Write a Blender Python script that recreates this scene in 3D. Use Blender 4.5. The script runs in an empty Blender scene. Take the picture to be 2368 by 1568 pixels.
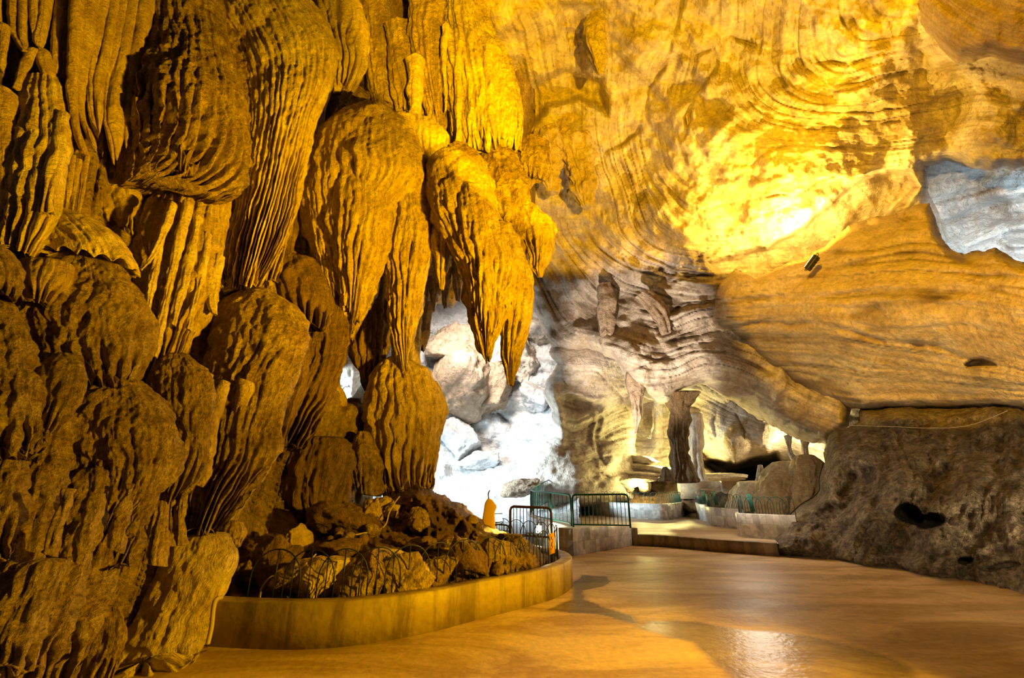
import bpy, math, random
import numpy as np
from mathutils import Vector
PI = math.pi
R_ = math.radians
scene = bpy.context.scene
COL = scene.collection

# ---------------------------------------------------------------- camera
CH = 1.6                      # eye height
FPX = 1000.0                  # focal length in pixels of the 2368 wide frame
PITCH = R_(18.58)
cam_data = bpy.data.cameras.new('camera')
cam_data.sensor_width = 36.0
cam_data.lens = 36.0 * FPX / 2368.0
cam_data.clip_start = 0.05
cam_data.clip_end = 300
cam = bpy.data.objects.new('camera', cam_data)
COL.objects.link(cam)
cam.location = (0, 0, CH)
cam.rotation_euler = (PI / 2 + PITCH, 0, 0)
scene.camera = cam
CP, SP = math.cos(PITCH), math.sin(PITCH)

# ---------------------------------------------------------------- view
vs = scene.view_settings
vs.view_transform = 'Standard'
vs.look = 'None'
vs.gamma = 1.0
vs.use_curve_mapping = False
vs.exposure = 0.0
scene.cycles.max_bounces = 5
scene.cycles.diffuse_bounces = 3
scene.cycles.glossy_bounces = 2
scene.cycles.use_denoising = True
scene.cycles.sample_clamp_indirect = 6.0
scene.cycles.use_adaptive_sampling = True
scene.cycles.adaptive_threshold = 0.03

w = bpy.data.worlds.new('world')
scene.world = w
w.use_nodes = True
w.node_tree.nodes['Background'].inputs[0].default_value = (1.0, 0.62, 0.25, 1)
w.node_tree.nodes['Background'].inputs[1].default_value = 0.02


def ray(px, py):
    """direction of the pixel with y component 1"""
    u = (px - 1184.0) / FPX
    v = (784.0 - py) / FPX
    dy = CP - v * SP
    dz = SP + v * CP
    return u / dy, 1.0, dz / dy


def at(px, py, Y):
    x, _, z = ray(px, py)
    return Vector((x * Y, Y, CH + z * Y))


def on_z(px, py, z=0.0):
    x, _, dz = ray(px, py)
    Y = (z - CH) / dz
    return Vector((x * Y, Y, z))


# ---------------------------------------------------------------- lamps
def aim(o, target):
    d = Vector(target) - o.location
    o.rotation_euler = d.to_track_quat('-Z', 'Y').to_euler()


def spot(loc, target, power, color, angle=60, blend=0.4, size=0.1):
    d = bpy.data.lights.new('lamp_or_fill', 'SPOT')
    d.energy = power; d.color = color; d.spot_size = R_(angle)
    d.spot_blend = blend; d.shadow_soft_size = size
    o = bpy.data.objects.new('lamp_or_fill', d); COL.objects.link(o)
    o.location = loc; aim(o, target)
    return o


def point(loc, power, color, size=0.1):
    d = bpy.data.lights.new('lamp_or_fill', 'POINT')
    d.energy = power; d.color = color; d.shadow_soft_size = size
    o = bpy.data.objects.new('lamp_or_fill', d); COL.objects.link(o)
    o.location = loc
    return o


def area(loc, target, power, color, sx, sy, spread=180):
    d = bpy.data.lights.new('daylight', 'AREA')
    d.shape = 'RECTANGLE'; d.size = sx; d.size_y = sy
    d.energy = power; d.color = color; d.spread = R_(spread)
    o = bpy.data.objects.new('daylight', d); COL.objects.link(o)
    o.location = loc; aim(o, target)
    return o


GOLD = (1.0, 0.52, 0.0)
AMBER = (1.0, 0.50, 0.0)
WARM = (1.0, 0.76, 0.42)
NEUT = (1.0, 0.84, 0.66)
COOL = (0.66, 0.87, 1.0)
LIME = (1.0, 0.86, 0.30)
# floodlight lying on the right ledge, aimed up at the vault
spot(at(1850, 572, 14.1), at(1800, 380, 14.2), 1500, (1.0, 0.66, 0.16), 170, 0.6, 0.10)
spot(at(1850, 560, 12.6), at(1780, 400, 14.2), 3000, (1.0, 0.60, 0.06), 150, 0.7, 0.10)
# floodlight behind the camera aimed at the vault
spot((3.0, -3.0, 1.2), at(1440, 20, 9.5), 30000, GOLD, 50, 0.12, 0.1)
# floodlights beside the path that wash the left flowstone
spot((6.0, 3.6, 2.4), at(660, 110, 8.5), 13500, GOLD, 84, 0.9, 0.12)
spot((5.6, 3.4, 2.4), at(200, 950, 5.0), 3600, GOLD, 110, 0.9, 0.12)
# floodlight high on the left, golden face of the overhang
spot((0.5, 1.0, 8.0), at(2170, 480, 10.5), 12500, AMBER, 48, 0.2, 0.12)
# small flood in the planter behind the shield
spot(at(1158, 1200, 9.3), at(1000, 1260, 7.0), 170, GOLD, 150, 0.5, 0.05)
# neutral lamps of the middle hall, then two added fill lights
spot(at(1330, 1170, 14), at(1470, 830, 19), 6500, NEUT, 50, 0.5, 0.2)
spot((7.5, 5.0, 0.6), at(2150, 900, 11), 950, WARM, 80, 0.7, 0.3)
spot((2.6, 1.5, 2.2), at(2140, 1130, 9.5), 900, WARM, 46, 0.7, 0.2)  # added fill that brightens the big boulder, no fixture stands here
point(at(1700, 1080, 12.5), 110, NEUT, 0.5)  # added fill for the terrace tiles, not a lamp of the hall
# yellow lamps in the far chamber
point(at(1540, 1060, 24.5), 1200, LIME, 0.15)
point(at(1860, 1030, 20.3), 500, (1, 0.8, 0.4), 0.15)
point(at(1480, 1120, 21.5), 260, LIME, 0.15)
# daylight through the cave mouth and the hole on the right, plus an added slope fill
area((-9.5, 19.0, 5.0), at(1080, 1130, 23), 2000, COOL, 4, 4, 70)
area((-4.0, 19.5, 13.0), at(1130, 880, 27), 900, (1.0, 0.9, 0.8), 3, 3, 80)  # added warm fill from above to lift the upper slope
area(at(2480, 470, 10.0), at(2360, 540, 13), 150, COOL, 0.8, 0.8, 90)


# ---------------------------------------------------------------- noise
_rng = np.random.RandomState(7)
_perm = np.concatenate([_rng.permutation(256)] * 3).astype(np.int32)
_val = _rng.rand(768).astype(np.float32) * 2 - 1


def vnoise(x, y, z):
    x = np.asarray(x, np.float32); y = np.asarray(y, np.float32); z = np.asarray(z, np.float32)
    x, y, z = np.broadcast_arrays(x, y, z)
    xi = np.floor(x).astype(np.int32); yi = np.floor(y).astype(np.int32); zi = np.floor(z).astype(np.int32)
    fx = x - xi; fy = y - yi; fz = z - zi
    fx = fx * fx * (3 - 2 * fx); fy = fy * fy * (3 - 2 * fy); fz = fz * fz * (3 - 2 * fz)
    xi &= 255; yi &= 255; zi &= 255
    def h(a, b, c):
        return _val[_perm[_perm[_perm[(xi + a) & 255] + ((yi + b) & 255)] + ((zi + c) & 255)]]
    c00 = h(0, 0, 0) * (1 - fx) + h(1, 0, 0) * fx
    c10 = h(0, 1, 0) * (1 - fx) + h(1, 1, 0) * fx
    c01 = h(0, 0, 1) * (1 - fx) + h(1, 0, 1) * fx
    c11 = h(0, 1, 1) * (1 - fx) + h(1, 1, 1) * fx
    c0 = c00 * (1 - fy) + c10 * fy
    c1 = c01 * (1 - fy) + c11 * fy
    return c0 * (1 - fz) + c1 * fz


def fbm(x, y, z, o=3):
    s = 0; a = 1.0; f = 1.0; t = 0
    for k in range(o):
        s = s + a * vnoise(x * f + 17.3 * k, y * f + 5.1 * k, z * f + 9.7 * k)
        t += a; a *= 0.5; f *= 2.03
    return s / t


def sstep(a, b, x):
    t = np.clip((x - a) / (b - a), 0, 1)
    return t * t * (3 - 2 * t)


# ---------------------------------------------------------------- materials
_mats = {}


def N(nt, kind, **kw):
    n = nt.nodes.new(kind)
    for k, v in kw.items():
        setattr(n, k, v)
    return n


def rock_mat(key, c1, c2, c3, px=0.01, streak=26.0, sfac=0.5, bump=1.0, vein=(0.10, 0.06, 0.035), rough=0.62, spec=0.35, grain=1.0, sb=0.5, bigs=90.0):
    """limestone: c1/c2 large patches, c3 mineral streaks that follow the flow (UV), px = metres per picture pixel there"""
    k = (key, round(px, 4))
    if k in _mats:
        return _mats[k]
    m = bpy.data.materials.new(key); m.use_nodes = True
    nt = m.node_tree; L = nt.links
    b = nt.nodes['Principled BSDF']
    geo = N(nt, 'ShaderNodeNewGeometry')
    uv = N(nt, 'ShaderNodeUVMap'); uv.uv_map = 'flow'
    big = N(nt, 'ShaderNodeTexNoise'); big.inputs['Scale'].default_value = 1 / (bigs * px); big.inputs['Detail'].default_value = 4
    big.inputs['Roughness'].default_value = 0.65
    L.new(geo.outputs['Position'], big.inputs['Vector'])
    mp = N(nt, 'ShaderNodeMapping'); mp.inputs['Scale'].default_value = (streak, 1.6, 1.0)
    L.new(uv.outputs['UV'], mp.inputs['Vector'])
    st = N(nt, 'ShaderNodeTexNoise'); st.inputs['Scale'].default_value = 1.0; st.inputs['Detail'].default_value = 4
    st.inputs['Roughness'].default_value = 0.6; st.inputs['Distortion'].default_value = 0.3
    L.new(mp.outputs['Vector'], st.inputs['Vector'])
    fine = N(nt, 'ShaderNodeTexNoise'); fine.inputs['Scale'].default_value = 1 / (9 * px); fine.inputs['Detail'].default_value = 5
    fine.inputs['Roughness'].default_value = 0.7
    L.new(geo.outputs['Position'], fine.inputs['Vector'])
    r1 = N(nt, 'ShaderNodeMapRange'); r1.inputs[1].default_value = 0.38; r1.inputs[2].default_value = 0.62
    L.new(big.outputs['Fac'], r1.inputs[0])
    mx = N(nt, 'ShaderNodeMix'); mx.data_type = 'RGBA'
    mx.inputs[6].default_value = (*c1, 1); mx.inputs[7].default_value = (*c2, 1)
    L.new(r1.outputs[0], mx.inputs[0])
    r2 = N(nt, 'ShaderNodeMapRange'); r2.inputs[1].default_value = 0.42; r2.inputs[2].default_value = 0.68; r2.inputs[4].default_value = sfac
    L.new(st.outputs['Fac'], r2.inputs[0])
    mx2 = N(nt, 'ShaderNodeMix'); mx2.data_type = 'RGBA'
    mx2.inputs[7].default_value = (*c3, 1)
    L.new(mx.outputs[2], mx2.inputs[6]); L.new(r2.outputs[0], mx2.inputs[0])
    # speckle
    r3 = N(nt, 'ShaderNodeMapRange'); r3.inputs[1].default_value = 0.3; r3.inputs[2].default_value = 0.7
    r3.inputs[3].default_value = 1 - 0.28 * grain; r3.inputs[4].default_value = 1 + 0.22 * grain
    L.new(fine.outputs['Fac'], r3.inputs[0])
    vm = N(nt, 'ShaderNodeVectorMath'); vm.operation = 'SCALE'
    L.new(mx2.outputs[2], vm.inputs[0]); L.new(r3.outputs[0], vm.inputs['Scale'])
    at_ = N(nt, 'ShaderNodeAttribute'); at_.attribute_name = 'vein'
    mx3 = N(nt, 'ShaderNodeMix'); mx3.data_type = 'RGBA'; mx3.inputs[7].default_value = (*vein, 1)
    L.new(vm.outputs[0], mx3.inputs[6]); L.new(at_.outputs['Fac'], mx3.inputs[0])
    L.new(mx3.outputs[2], b.inputs['Base Color'])
    b.inputs['Roughness'].default_value = rough
    b.inputs['Specular IOR Level'].default_value = spec
    # bump
    add = N(nt, 'ShaderNodeMath'); add.operation = 'MULTIPLY_ADD'; add.inputs[1].default_value = sb
    L.new(st.outputs['Fac'], add.inputs[0]); L.new(fine.outputs['Fac'], add.inputs[2])
    bp = N(nt, 'ShaderNodeBump'); bp.inputs['Strength'].default_value = 1.0
    bp.inputs['Distance'].default_value = 7.0 * px * bump
    L.new(add.outputs[0], bp.inputs['Height']); L.new(bp.outputs[0], b.inputs['Normal'])
    _mats[k] = m
    return m


PAL = {
    # name: c1, c2, c3, kwargs
    'ochre': ((0.50, 0.35, 0.17), (0.72, 0.55, 0.30), (0.30, 0.19, 0.08), dict(sfac=0.45, streak=14, bump=1.6, bigs=60, grain=1.3)),
    'ochre_pale': ((0.62, 0.46, 0.25), (0.84, 0.70, 0.48), (0.42, 0.28, 0.12), dict(sfac=0.4, streak=14, bump=1.3, bigs=60, grain=1.2)),
    'ochre_rough': ((0.36, 0.23, 0.10), (0.64, 0.47, 0.26), (0.24, 0.15, 0.07), dict(streak=9, sfac=0.4, bump=3.2, grain=2.0, bigs=45)),
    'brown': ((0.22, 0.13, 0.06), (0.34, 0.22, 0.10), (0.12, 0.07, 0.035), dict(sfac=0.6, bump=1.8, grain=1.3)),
    'brown_dark': ((0.12, 0.08, 0.04), (0.2, 0.15, 0.08), (0.06, 0.05, 0.03), dict(sfac=0.6, bump=1.8, grain=1.3)),
    'limestone': ((0.52, 0.41, 0.31), (0.76, 0.67, 0.57), (0.33, 0.23, 0.15), dict(streak=12, sfac=0.35, bump=1.1, bigs=60, grain=1.1)),
    'limestone_gold': ((0.60, 0.45, 0.25), (0.74, 0.60, 0.40), (0.36, 0.23, 0.11), dict(streak=9, sfac=0.3, bump=1.3, bigs=60, grain=1.2)),
    'limestone_brown': ((0.40, 0.28, 0.18), (0.56, 0.43, 0.31), (0.24, 0.15, 0.09), dict(streak=14, sfac=0.4, bump=1.3, grain=1.3)),
    'limestone_grey': ((0.50, 0.48, 0.46), (0.72, 0.72, 0.72), (0.36, 0.33, 0.30), dict(streak=10, sfac=0.3, bump=1.2)),
    'boulder': ((0.19, 0.14, 0.095), (0.52, 0.42, 0.29), (0.08, 0.055, 0.04), dict(streak=5, sfac=0.35, bump=4.5, grain=2.6, bigs=34)),
    'soil': ((0.16, 0.09, 0.045), (0.28, 0.17, 0.08), (0.09, 0.05, 0.03), dict(streak=6, sfac=0.4, bump=2.5, grain=1.6)),
}


def pal(name, px):
    c1, c2, c3, kw = PAL[name]
    q = 2 ** round(math.log2(px * 1000) * 2) if px > 0 else 1
    q = q ** 0.5 if False else px
    q = math.exp(round(math.log(px) * 3) / 3)
    return rock_mat(name, c1, c2, c3, px=q, **kw)


def simple_mat(name, color, rough=0.5, metal=0.0, emit=None, estr=0.0, noise=None):
    if name in _mats:
        return _mats[name]
    m = bpy.data.materials.new(name); m.use_nodes = True
    b = m.node_tree.nodes['Principled BSDF']
    b.inputs['Base Color'].default_value = (*color, 1)
    b.inputs['Roughness'].default_value = rough
    b.inputs['Metallic'].default_value = metal
    if emit:
        b.inputs['Emission Color'].default_value = (*emit, 1)
        b.inputs['Emission Strength'].default_value = estr
    if noise:
        nt = m.node_tree
        g = N(nt, 'ShaderNodeNewGeometry')
        n = N(nt, 'ShaderNodeTexNoise'); n.inputs['Scale'].default_value = noise; n.inputs['Detail'].default_value = 5
        nt.links.new(g.outputs['Position'], n.inputs['Vector'])
        mr = N(nt, 'ShaderNodeMapRange'); mr.inputs[1].default_value = 0.3; mr.inputs[2].default_value = 0.7
        mr.inputs[3].default_value = 0.7; mr.inputs[4].default_value = 1.2
        nt.links.new(n.outputs['Fac'], mr.inputs[0])
        v = N(nt, 'ShaderNodeVectorMath'); v.operation = 'SCALE'; v.inputs[0].default_value = color
        nt.links.new(mr.outputs[0], v.inputs['Scale']); nt.links.new(v.outputs[0], b.inputs['Base Color'])
    _mats[name] = m
    return m


# ---------------------------------------------------------------- object helpers
def mesh_np(name, V, F, mat, uv=None, vein=None, parent=None, smooth=True):
    """V (n,3), F list or (m,4)/(m,3) array -> linked object"""
    me = bpy.data.meshes.new(name)
    F4 = np.asarray(F, np.int32)
    nv, nf, k = len(V), len(F4), F4.shape[1]
    me.vertices.add(nv); me.vertices.foreach_set('co', np.asarray(V, np.float32).ravel())
    me.loops.add(nf * k); me.loops.foreach_set('vertex_index', F4.ravel())
    me.polygons.add(nf)
    me.polygons.foreach_set('loop_start', np.arange(0, nf * k, k, dtype=np.int32))
    me.update(calc_edges=True)
    if smooth:
        me.polygons.foreach_set('use_smooth', np.ones(nf, bool))
    if uv is not None:
        l = me.uv_layers.new(name='flow')
        l.data.foreach_set('uv', np.asarray(uv, np.float32)[F4.ravel()].ravel())
    if vein is not None:
        a = me.attributes.new('vein', 'FLOAT', 'POINT')
        a.data.foreach_set('value', np.asarray(vein, np.float32))
    me.validate()
    me.materials.append(mat)
    o = bpy.data.objects.new(name, me)
    COL.objects.link(o)
    if parent is not None:
        o.parent = parent
    return o


def tag(o, label=None, cat=None, group=None, kind=None):
    if label: o['label'] = label
    if cat: o['category'] = cat
    if group: o['group'] = group
    if kind: o['kind'] = kind
    return o


def empty(name, loc, label, cat, group=None):
    o = bpy.data.objects.new(name, None); COL.objects.link(o)
    o.location = loc; o.empty_display_size = 0.1
    return tag(o, label, cat, group)


def local(V, parent):
    return np.asarray(V, float) - np.array(parent.location)


# ---------------------------------------------------------------- tube: hanging / standing flowstone lobes
def catmull(P, n):
    P = np.asarray(P, float)
    m = len(P)
    t = np.linspace(0, m - 1, n)
    i = np.clip(np.floor(t).astype(int), 0, m - 2)
    f = (t - i)[:, None]
    p0 = P[np.clip(i - 1, 0, m - 1)]; p1 = P[i]; p2 = P[i + 1]; p3 = P[np.clip(i + 2, 0, m - 1)]
    return 0.5 * ((2 * p1) + (-p0 + p2) * f + (2 * p0 - 5 * p1 + 4 * p2 - p3) * f ** 2 + (-p0 + 3 * p1 - 3 * p2 + p3) * f ** 3)


_seed = [0]


def tube(name, rows, Y0, Y1=None, mat='ochre', thick=0.8, nfl=None, fl=5.0, a0=0.35, rough=4.0, rsc=28.0, fringe=0.0, tier=75.0, tamp=0.9,
         label=None, cat=None, group=None, parent=None, step=2.7, cap0=0.2, cap1=0.15, warp=0.5, kind=None, lump=0.0):
    _seed[0] += 1
    sd = _seed[0] * 3.71
    Y1 = Y0 if Y1 is None else Y1
    rows = np.asarray(rows, float)
    L = rows[:, :2]; Rr = rows[:, 2:4]
    C = (L + Rr) / 2; H = (Rr - L) / 2
    # rounded caps
    d0 = (C[0] - C[1]); d0 /= np.linalg.norm(d0) + 1e-6
    d1 = (C[-1] - C[-2]); d1 /= np.linalg.norm(d1) + 1e-6
    w0 = np.linalg.norm(H[0]); w1 = np.linalg.norm(H[-1])
    length = np.sum(np.linalg.norm(np.diff(C, axis=0), axis=1))
    nt = int(max(14, length / step))
    CC = catmull(C, nt); HH = catmull(H, nt)
    cap_u = []
    for e in (0.95, 0.8, 0.55, 0.25):
        pass
    top = [(C[0] + d0 * w0 * cap0 * s, H[0] * q) for s, q in ((1.0, 0.12), (0.9, 0.42), (0.65, 0.72), (0.3, 0.92))]
    bot = [(C[-1] + d1 * w1 * cap1 * s, H[-1] * q) for s, q in ((0.3, 0.92), (0.65, 0.72), (0.9, 0.42), (1.0, 0.12))]
    fringe = fringe * 1.7
    if fringe:
        bot = [(C[-1] - d1 * w1 * 0.35 * s, H[-1] * q) for s, q in ((0.1, 0.9), (0.5, 0.72), (0.9, 0.42), (1.0, 0.12))]
    CC = np.vstack([[t_[0] for t_ in top], CC, [t_[0] for t_ in bot]])
    HH = np.vstack([[t_[1] for t_ in top], HH, [t_[1] for t_ in bot]])
    n = len(CC)
    seg = np.concatenate([[0], np.cumsum(np.linalg.norm(np.diff(CC, axis=0), axis=1))])
    tt = seg / seg[-1]
    Yc = Y0 + (Y1 - Y0) * tt
    wmax = max(np.linalg.norm(HH, axis=1).max(), 2)
    nf_ = int(max(12, 3.0 * wmax / step)); nb = max(8, nf_ // 4)
    th = np.concatenate([np.linspace(0, PI, nf_, endpoint=False), np.linspace(PI, 2 * PI, nb, endpoint=False)])
    na = len(th)
    def atv(p, Y):
        u = (p[:, 0] - 1184.0) / FPX; v = (784.0 - p[:, 1]) / FPX
        dy = CP - v * SP; dz = SP + v * CP
        return np.stack([u / dy * Y, Y, CH + dz / dy * Y], 1)
    Pc = atv(CC, Yc)
    Pl = atv(CC - HH, Yc); Pr = atv(CC + HH, Yc)
    A = (Pr - Pl) / 2
    al = np.linalg.norm(A, axis=1, keepdims=True) + 1e-9
    An = A / al
    B = np.tile(np.array([[0., 1., 0.]]), (n, 1))
    # lean the depth axis to face the viewer sideways so the two edges stay the silhouette
    vh = Pc * np.array([[1, 1, 0]]); vh /= np.linalg.norm(vh, axis=1, keepdims=True)
    B = vh - An * np.sum(vh * An, axis=1, keepdims=True)
    B /= np.linalg.norm(B, axis=1, keepdims=True) + 1e-9
    bl = al * thick
    ct = np.cos(th)[None, :, None]; s_ = np.sin(th)[None, :, None]
    base = Pc[:, None, :] - A[:, None, :] * ct - (B * bl)[:, None, :] * s_
    dirn = -An[:, None, :] * ct - B[:, None, :] * s_
    px = (Yc / FPX * 1.15)[:, None]
    if nfl is None:
        nfl = max(3, wmax * PI / 16)
    u = (th / PI * nfl)[None, :]
    T = (tt * seg[-1] / 100.0)[:, None]
    uw = u + warp * 1.4 * vnoise(u * 0.45 + sd, T * 1.1 + sd, 0.5) + 0.25 * vnoise(u * 1.3, T * 3.0, sd)
    f1 = np.abs(np.sin(PI * uw)) ** 0.65
    f2 = np.abs(np.sin(PI * (uw * 2.37 + 0.4 * vnoise(u, T * 2, sd + 4)))) ** 0.7
    gate = 0.55 + 0.75 * vnoise(np.floor(uw) * 1.7 + sd, T * 0.7, 2.2)
    F = np.clip(f1 * (0.65 + 0.35 * gate) + 0.3 * f2, 0, 1.4)
    amp = fl * (a0 + (1 - a0) * sstep(0.05, 0.75, tt))[:, None]
    wl = np.clip(np.linalg.norm(HH, axis=1) / max(6.0, 0.35 * wmax), 0.08, 1)[:, None]
    und = vnoise(u * 0.31 + sd, T * 0.8, sd + 8)
    disp = amp * (F - 0.75 + 0.9 * und) * wl
    if tier and fl > 3:
        ud = uw * 0.55 + 0.25 * vnoise(u * 0.8 + sd, T * 2.2, sd + 14)
        colr = vnoise(np.floor(ud) * 3.7 + sd, 1.5, 2.5)
        tv = T * 100.0 / tier * (1 + 0.25 * colr) + 3.1 * colr + 0.3 * vnoise(T * 1.5, sd, 0.2)
        fv = tv % 1.0
        aa = np.abs((ud % 1.0) - 0.5) * 2
        ww = 1.05 - 0.72 * fv
        lobe = np.sqrt(np.clip(1 - (aa / ww) ** 2, 0, 1)) * np.where(fv < 0.86, fv / 0.86, (1 - fv) / 0.14)
        disp = disp + tamp * fl * lobe * wl * sstep(0.1, 0.42, tt)[:, None] * (0.65 + 0.35 * vnoise(np.floor(ud) * 2.1, np.floor(tv) * 1.3, sd))
    q = base / px[:, :, None]
    if rough:
        disp = disp + rough * wl * fbm(q[..., 0] / rsc + sd, q[..., 1] / rsc, q[..., 2] / (rsc * 1.6), 3) * 1.4
        disp = disp + 0.42 * rough * wl * fbm(q[..., 0] / 9 + sd, q[..., 1] / 9, q[..., 2] / 15, 2) * 1.4
    if lump:
        disp = disp + lump * wl * fbm(q[..., 0] / 110 + sd, q[..., 1] / 110, q[..., 2] / 120, 2) * 1.4
    P = base + dirn * (disp * px)[..., None]
    if fringe:
        axis = Pc[-1] - Pc[max(0, n - 12)]; axis /= np.linalg.norm(axis) + 1e-9
        fr = fringe * ((f1 ** 1.6) * 2.2 - 1.2) + fringe * 1.2 * vnoise(u * 0.6 + sd, 3.3, 1.1)
        P = P + axis[None, None, :] * (fr * px * sstep(0.60, 1.0, tt)[:, None])[..., None]
    V = P.reshape(-1, 3)
    idx = np.arange(n * na).reshape(n, na)
    a_ = idx[:-1]; b_ = idx[1:]
    Fq = np.stack([a_, b_, np.roll(b_, -1, 1), np.roll(a_, -1, 1)], -1).reshape(-1, 4)
    # caps
    V = np.vstack([V, P[0].mean(0)[None], P[-1].mean(0)[None]])
    c0_, c1_ = len(V) - 2, len(V) - 1
    r0 = idx[0]; r1 = idx[-1]
    half = np.arange(0, na, 2)
    cap = []
    for j in range(0, na, 1):
        j2 = (j + 1) % na
        cap.append((c0_, r0[j], r0[j2], r0[j2])); cap.append((c1_, r1[j2], r1[j], r1[j]))
    tri = np.array(cap)[:, :3]
    uvv = np.stack([np.broadcast_to(uw / nfl * wmax * PI / 100.0 + 0 * T, (n, na)).ravel(),
                    np.broadcast_to(T, (n, na)).ravel()], 1)
    uvv = np.vstack([uvv, uvv[:1], uvv[-1:]])
    m = pal(mat, float(Yc.mean()) / FPX * 1.15) if isinstance(mat, str) else mat
    # faces: quads plus degenerate-free caps as quads with an inserted midpoint
    Fall = list(map(tuple, Fq))
    me = bpy.data.meshes.new(name)
    nq = len(Fq); ntri = len(tri)
    org = Vector(((Pc[0] if Pc[0][2] > 3 else Pc[-1])).tolist())
    me.vertices.add(len(V)); me.vertices.foreach_set('co', (V - np.array(org)).astype(np.float32).ravel())
    li = np.concatenate([Fq.ravel(), tri.ravel()]).astype(np.int32)
    me.loops.add(len(li)); me.loops.foreach_set('vertex_index', li)
    me.polygons.add(nq + ntri)
    me.polygons.foreach_set('loop_start', np.concatenate([np.arange(nq) * 4, nq * 4 + np.arange(ntri) * 3]).astype(np.int32))
    me.update(calc_edges=True)
    me.polygons.foreach_set('use_smooth', np.ones(nq + ntri, bool))
    l = me.uv_layers.new(name='flow'); l.data.foreach_set('uv', uvv.astype(np.float32)[li].ravel())
    me.validate(); me.materials.append(m)
    o = bpy.data.objects.new(name, me); COL.objects.link(o)
    if parent is not None:
        o.parent = parent
        o.location = org - parent.location
    else:
        o.location = org
    return tag(o, label, cat, group, kind)


# ---------------------------------------------------------------- sheet: the cave's own rock walls
def rbf_fit(P, v, smooth=0.0):
    P = np.asarray(P, float) / 1000.0; v = np.asarray(v, float)
    n = len(P)
    d = np.linalg.norm(P[:, None] - P[None], axis=2)
    K = np.where(d > 0, d * d * np.log(d + 1e-12), 0) + smooth * np.eye(n)
    A = np.zeros((n + 3, n + 3)); A[:n, :n] = K
    A[:n, n] = 1; A[:n, n + 1:] = P; A[n, :n] = 1; A[n + 1:, :n] = P.T
    w_ = np.linalg.solve(A, np.concatenate([v, np.zeros(3)]))
    return P, w_


def rbf_eval(fit, x, y):
    P, w_ = fit
    x = x.astype(np.float32) / 1000; y = y.astype(np.float32) / 1000
    s = np.full(x.shape, w_[-3], np.float32) + w_[-2] * x + w_[-1] * y
    for (px_, py_), wk in zip(P, w_[:-3]):
        d2 = (x - px_) ** 2 + (y - py_) ** 2 + 1e-12
        s += (wk * 0.5) * d2 * np.log(d2)
    return s


def resample(poly, every):
    poly = np.asarray(poly, float)
    s = np.concatenate([[0], np.cumsum(np.linalg.norm(np.diff(poly, axis=0), axis=1))])
    k = max(2, int(s[-1] / every) + 1)
    t = np.linspace(0, s[-1], k)
    return np.stack([np.interp(t, s, poly[:, 0]), np.interp(t, s, poly[:, 1])], 1)


def polydist(x, y, pts, closed=False):
    """unsigned distance and, for closed, inside mask"""
    pts = np.asarray(pts, float)
    segs = list(zip(pts[:-1], pts[1:]))
    if closed:
        segs.append((pts[-1], pts[0]))
    best = np.full(x.shape, 1e9, np.float32)
    ins = np.zeros(x.shape, bool)
    for (ax, ay), (bx, by) in segs:
        dx, dy = bx - ax, by - ay
        ll = dx * dx + dy * dy + 1e-9
        t = np.clip(((x - ax) * dx + (y - ay) * dy) / ll, 0, 1)
        best = np.minimum(best, (x - ax - t * dx) ** 2 + (y - ay - t * dy) ** 2)
        if closed:
            c = ((ay > y) != (by > y))
            with np.errstate(divide='ignore', invalid='ignore'):
                c &= x < (bx - ax) * (y - ay) / (by - ay + 1e-12) + ax
            ins ^= c
    return np.sqrt(best), ins


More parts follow.
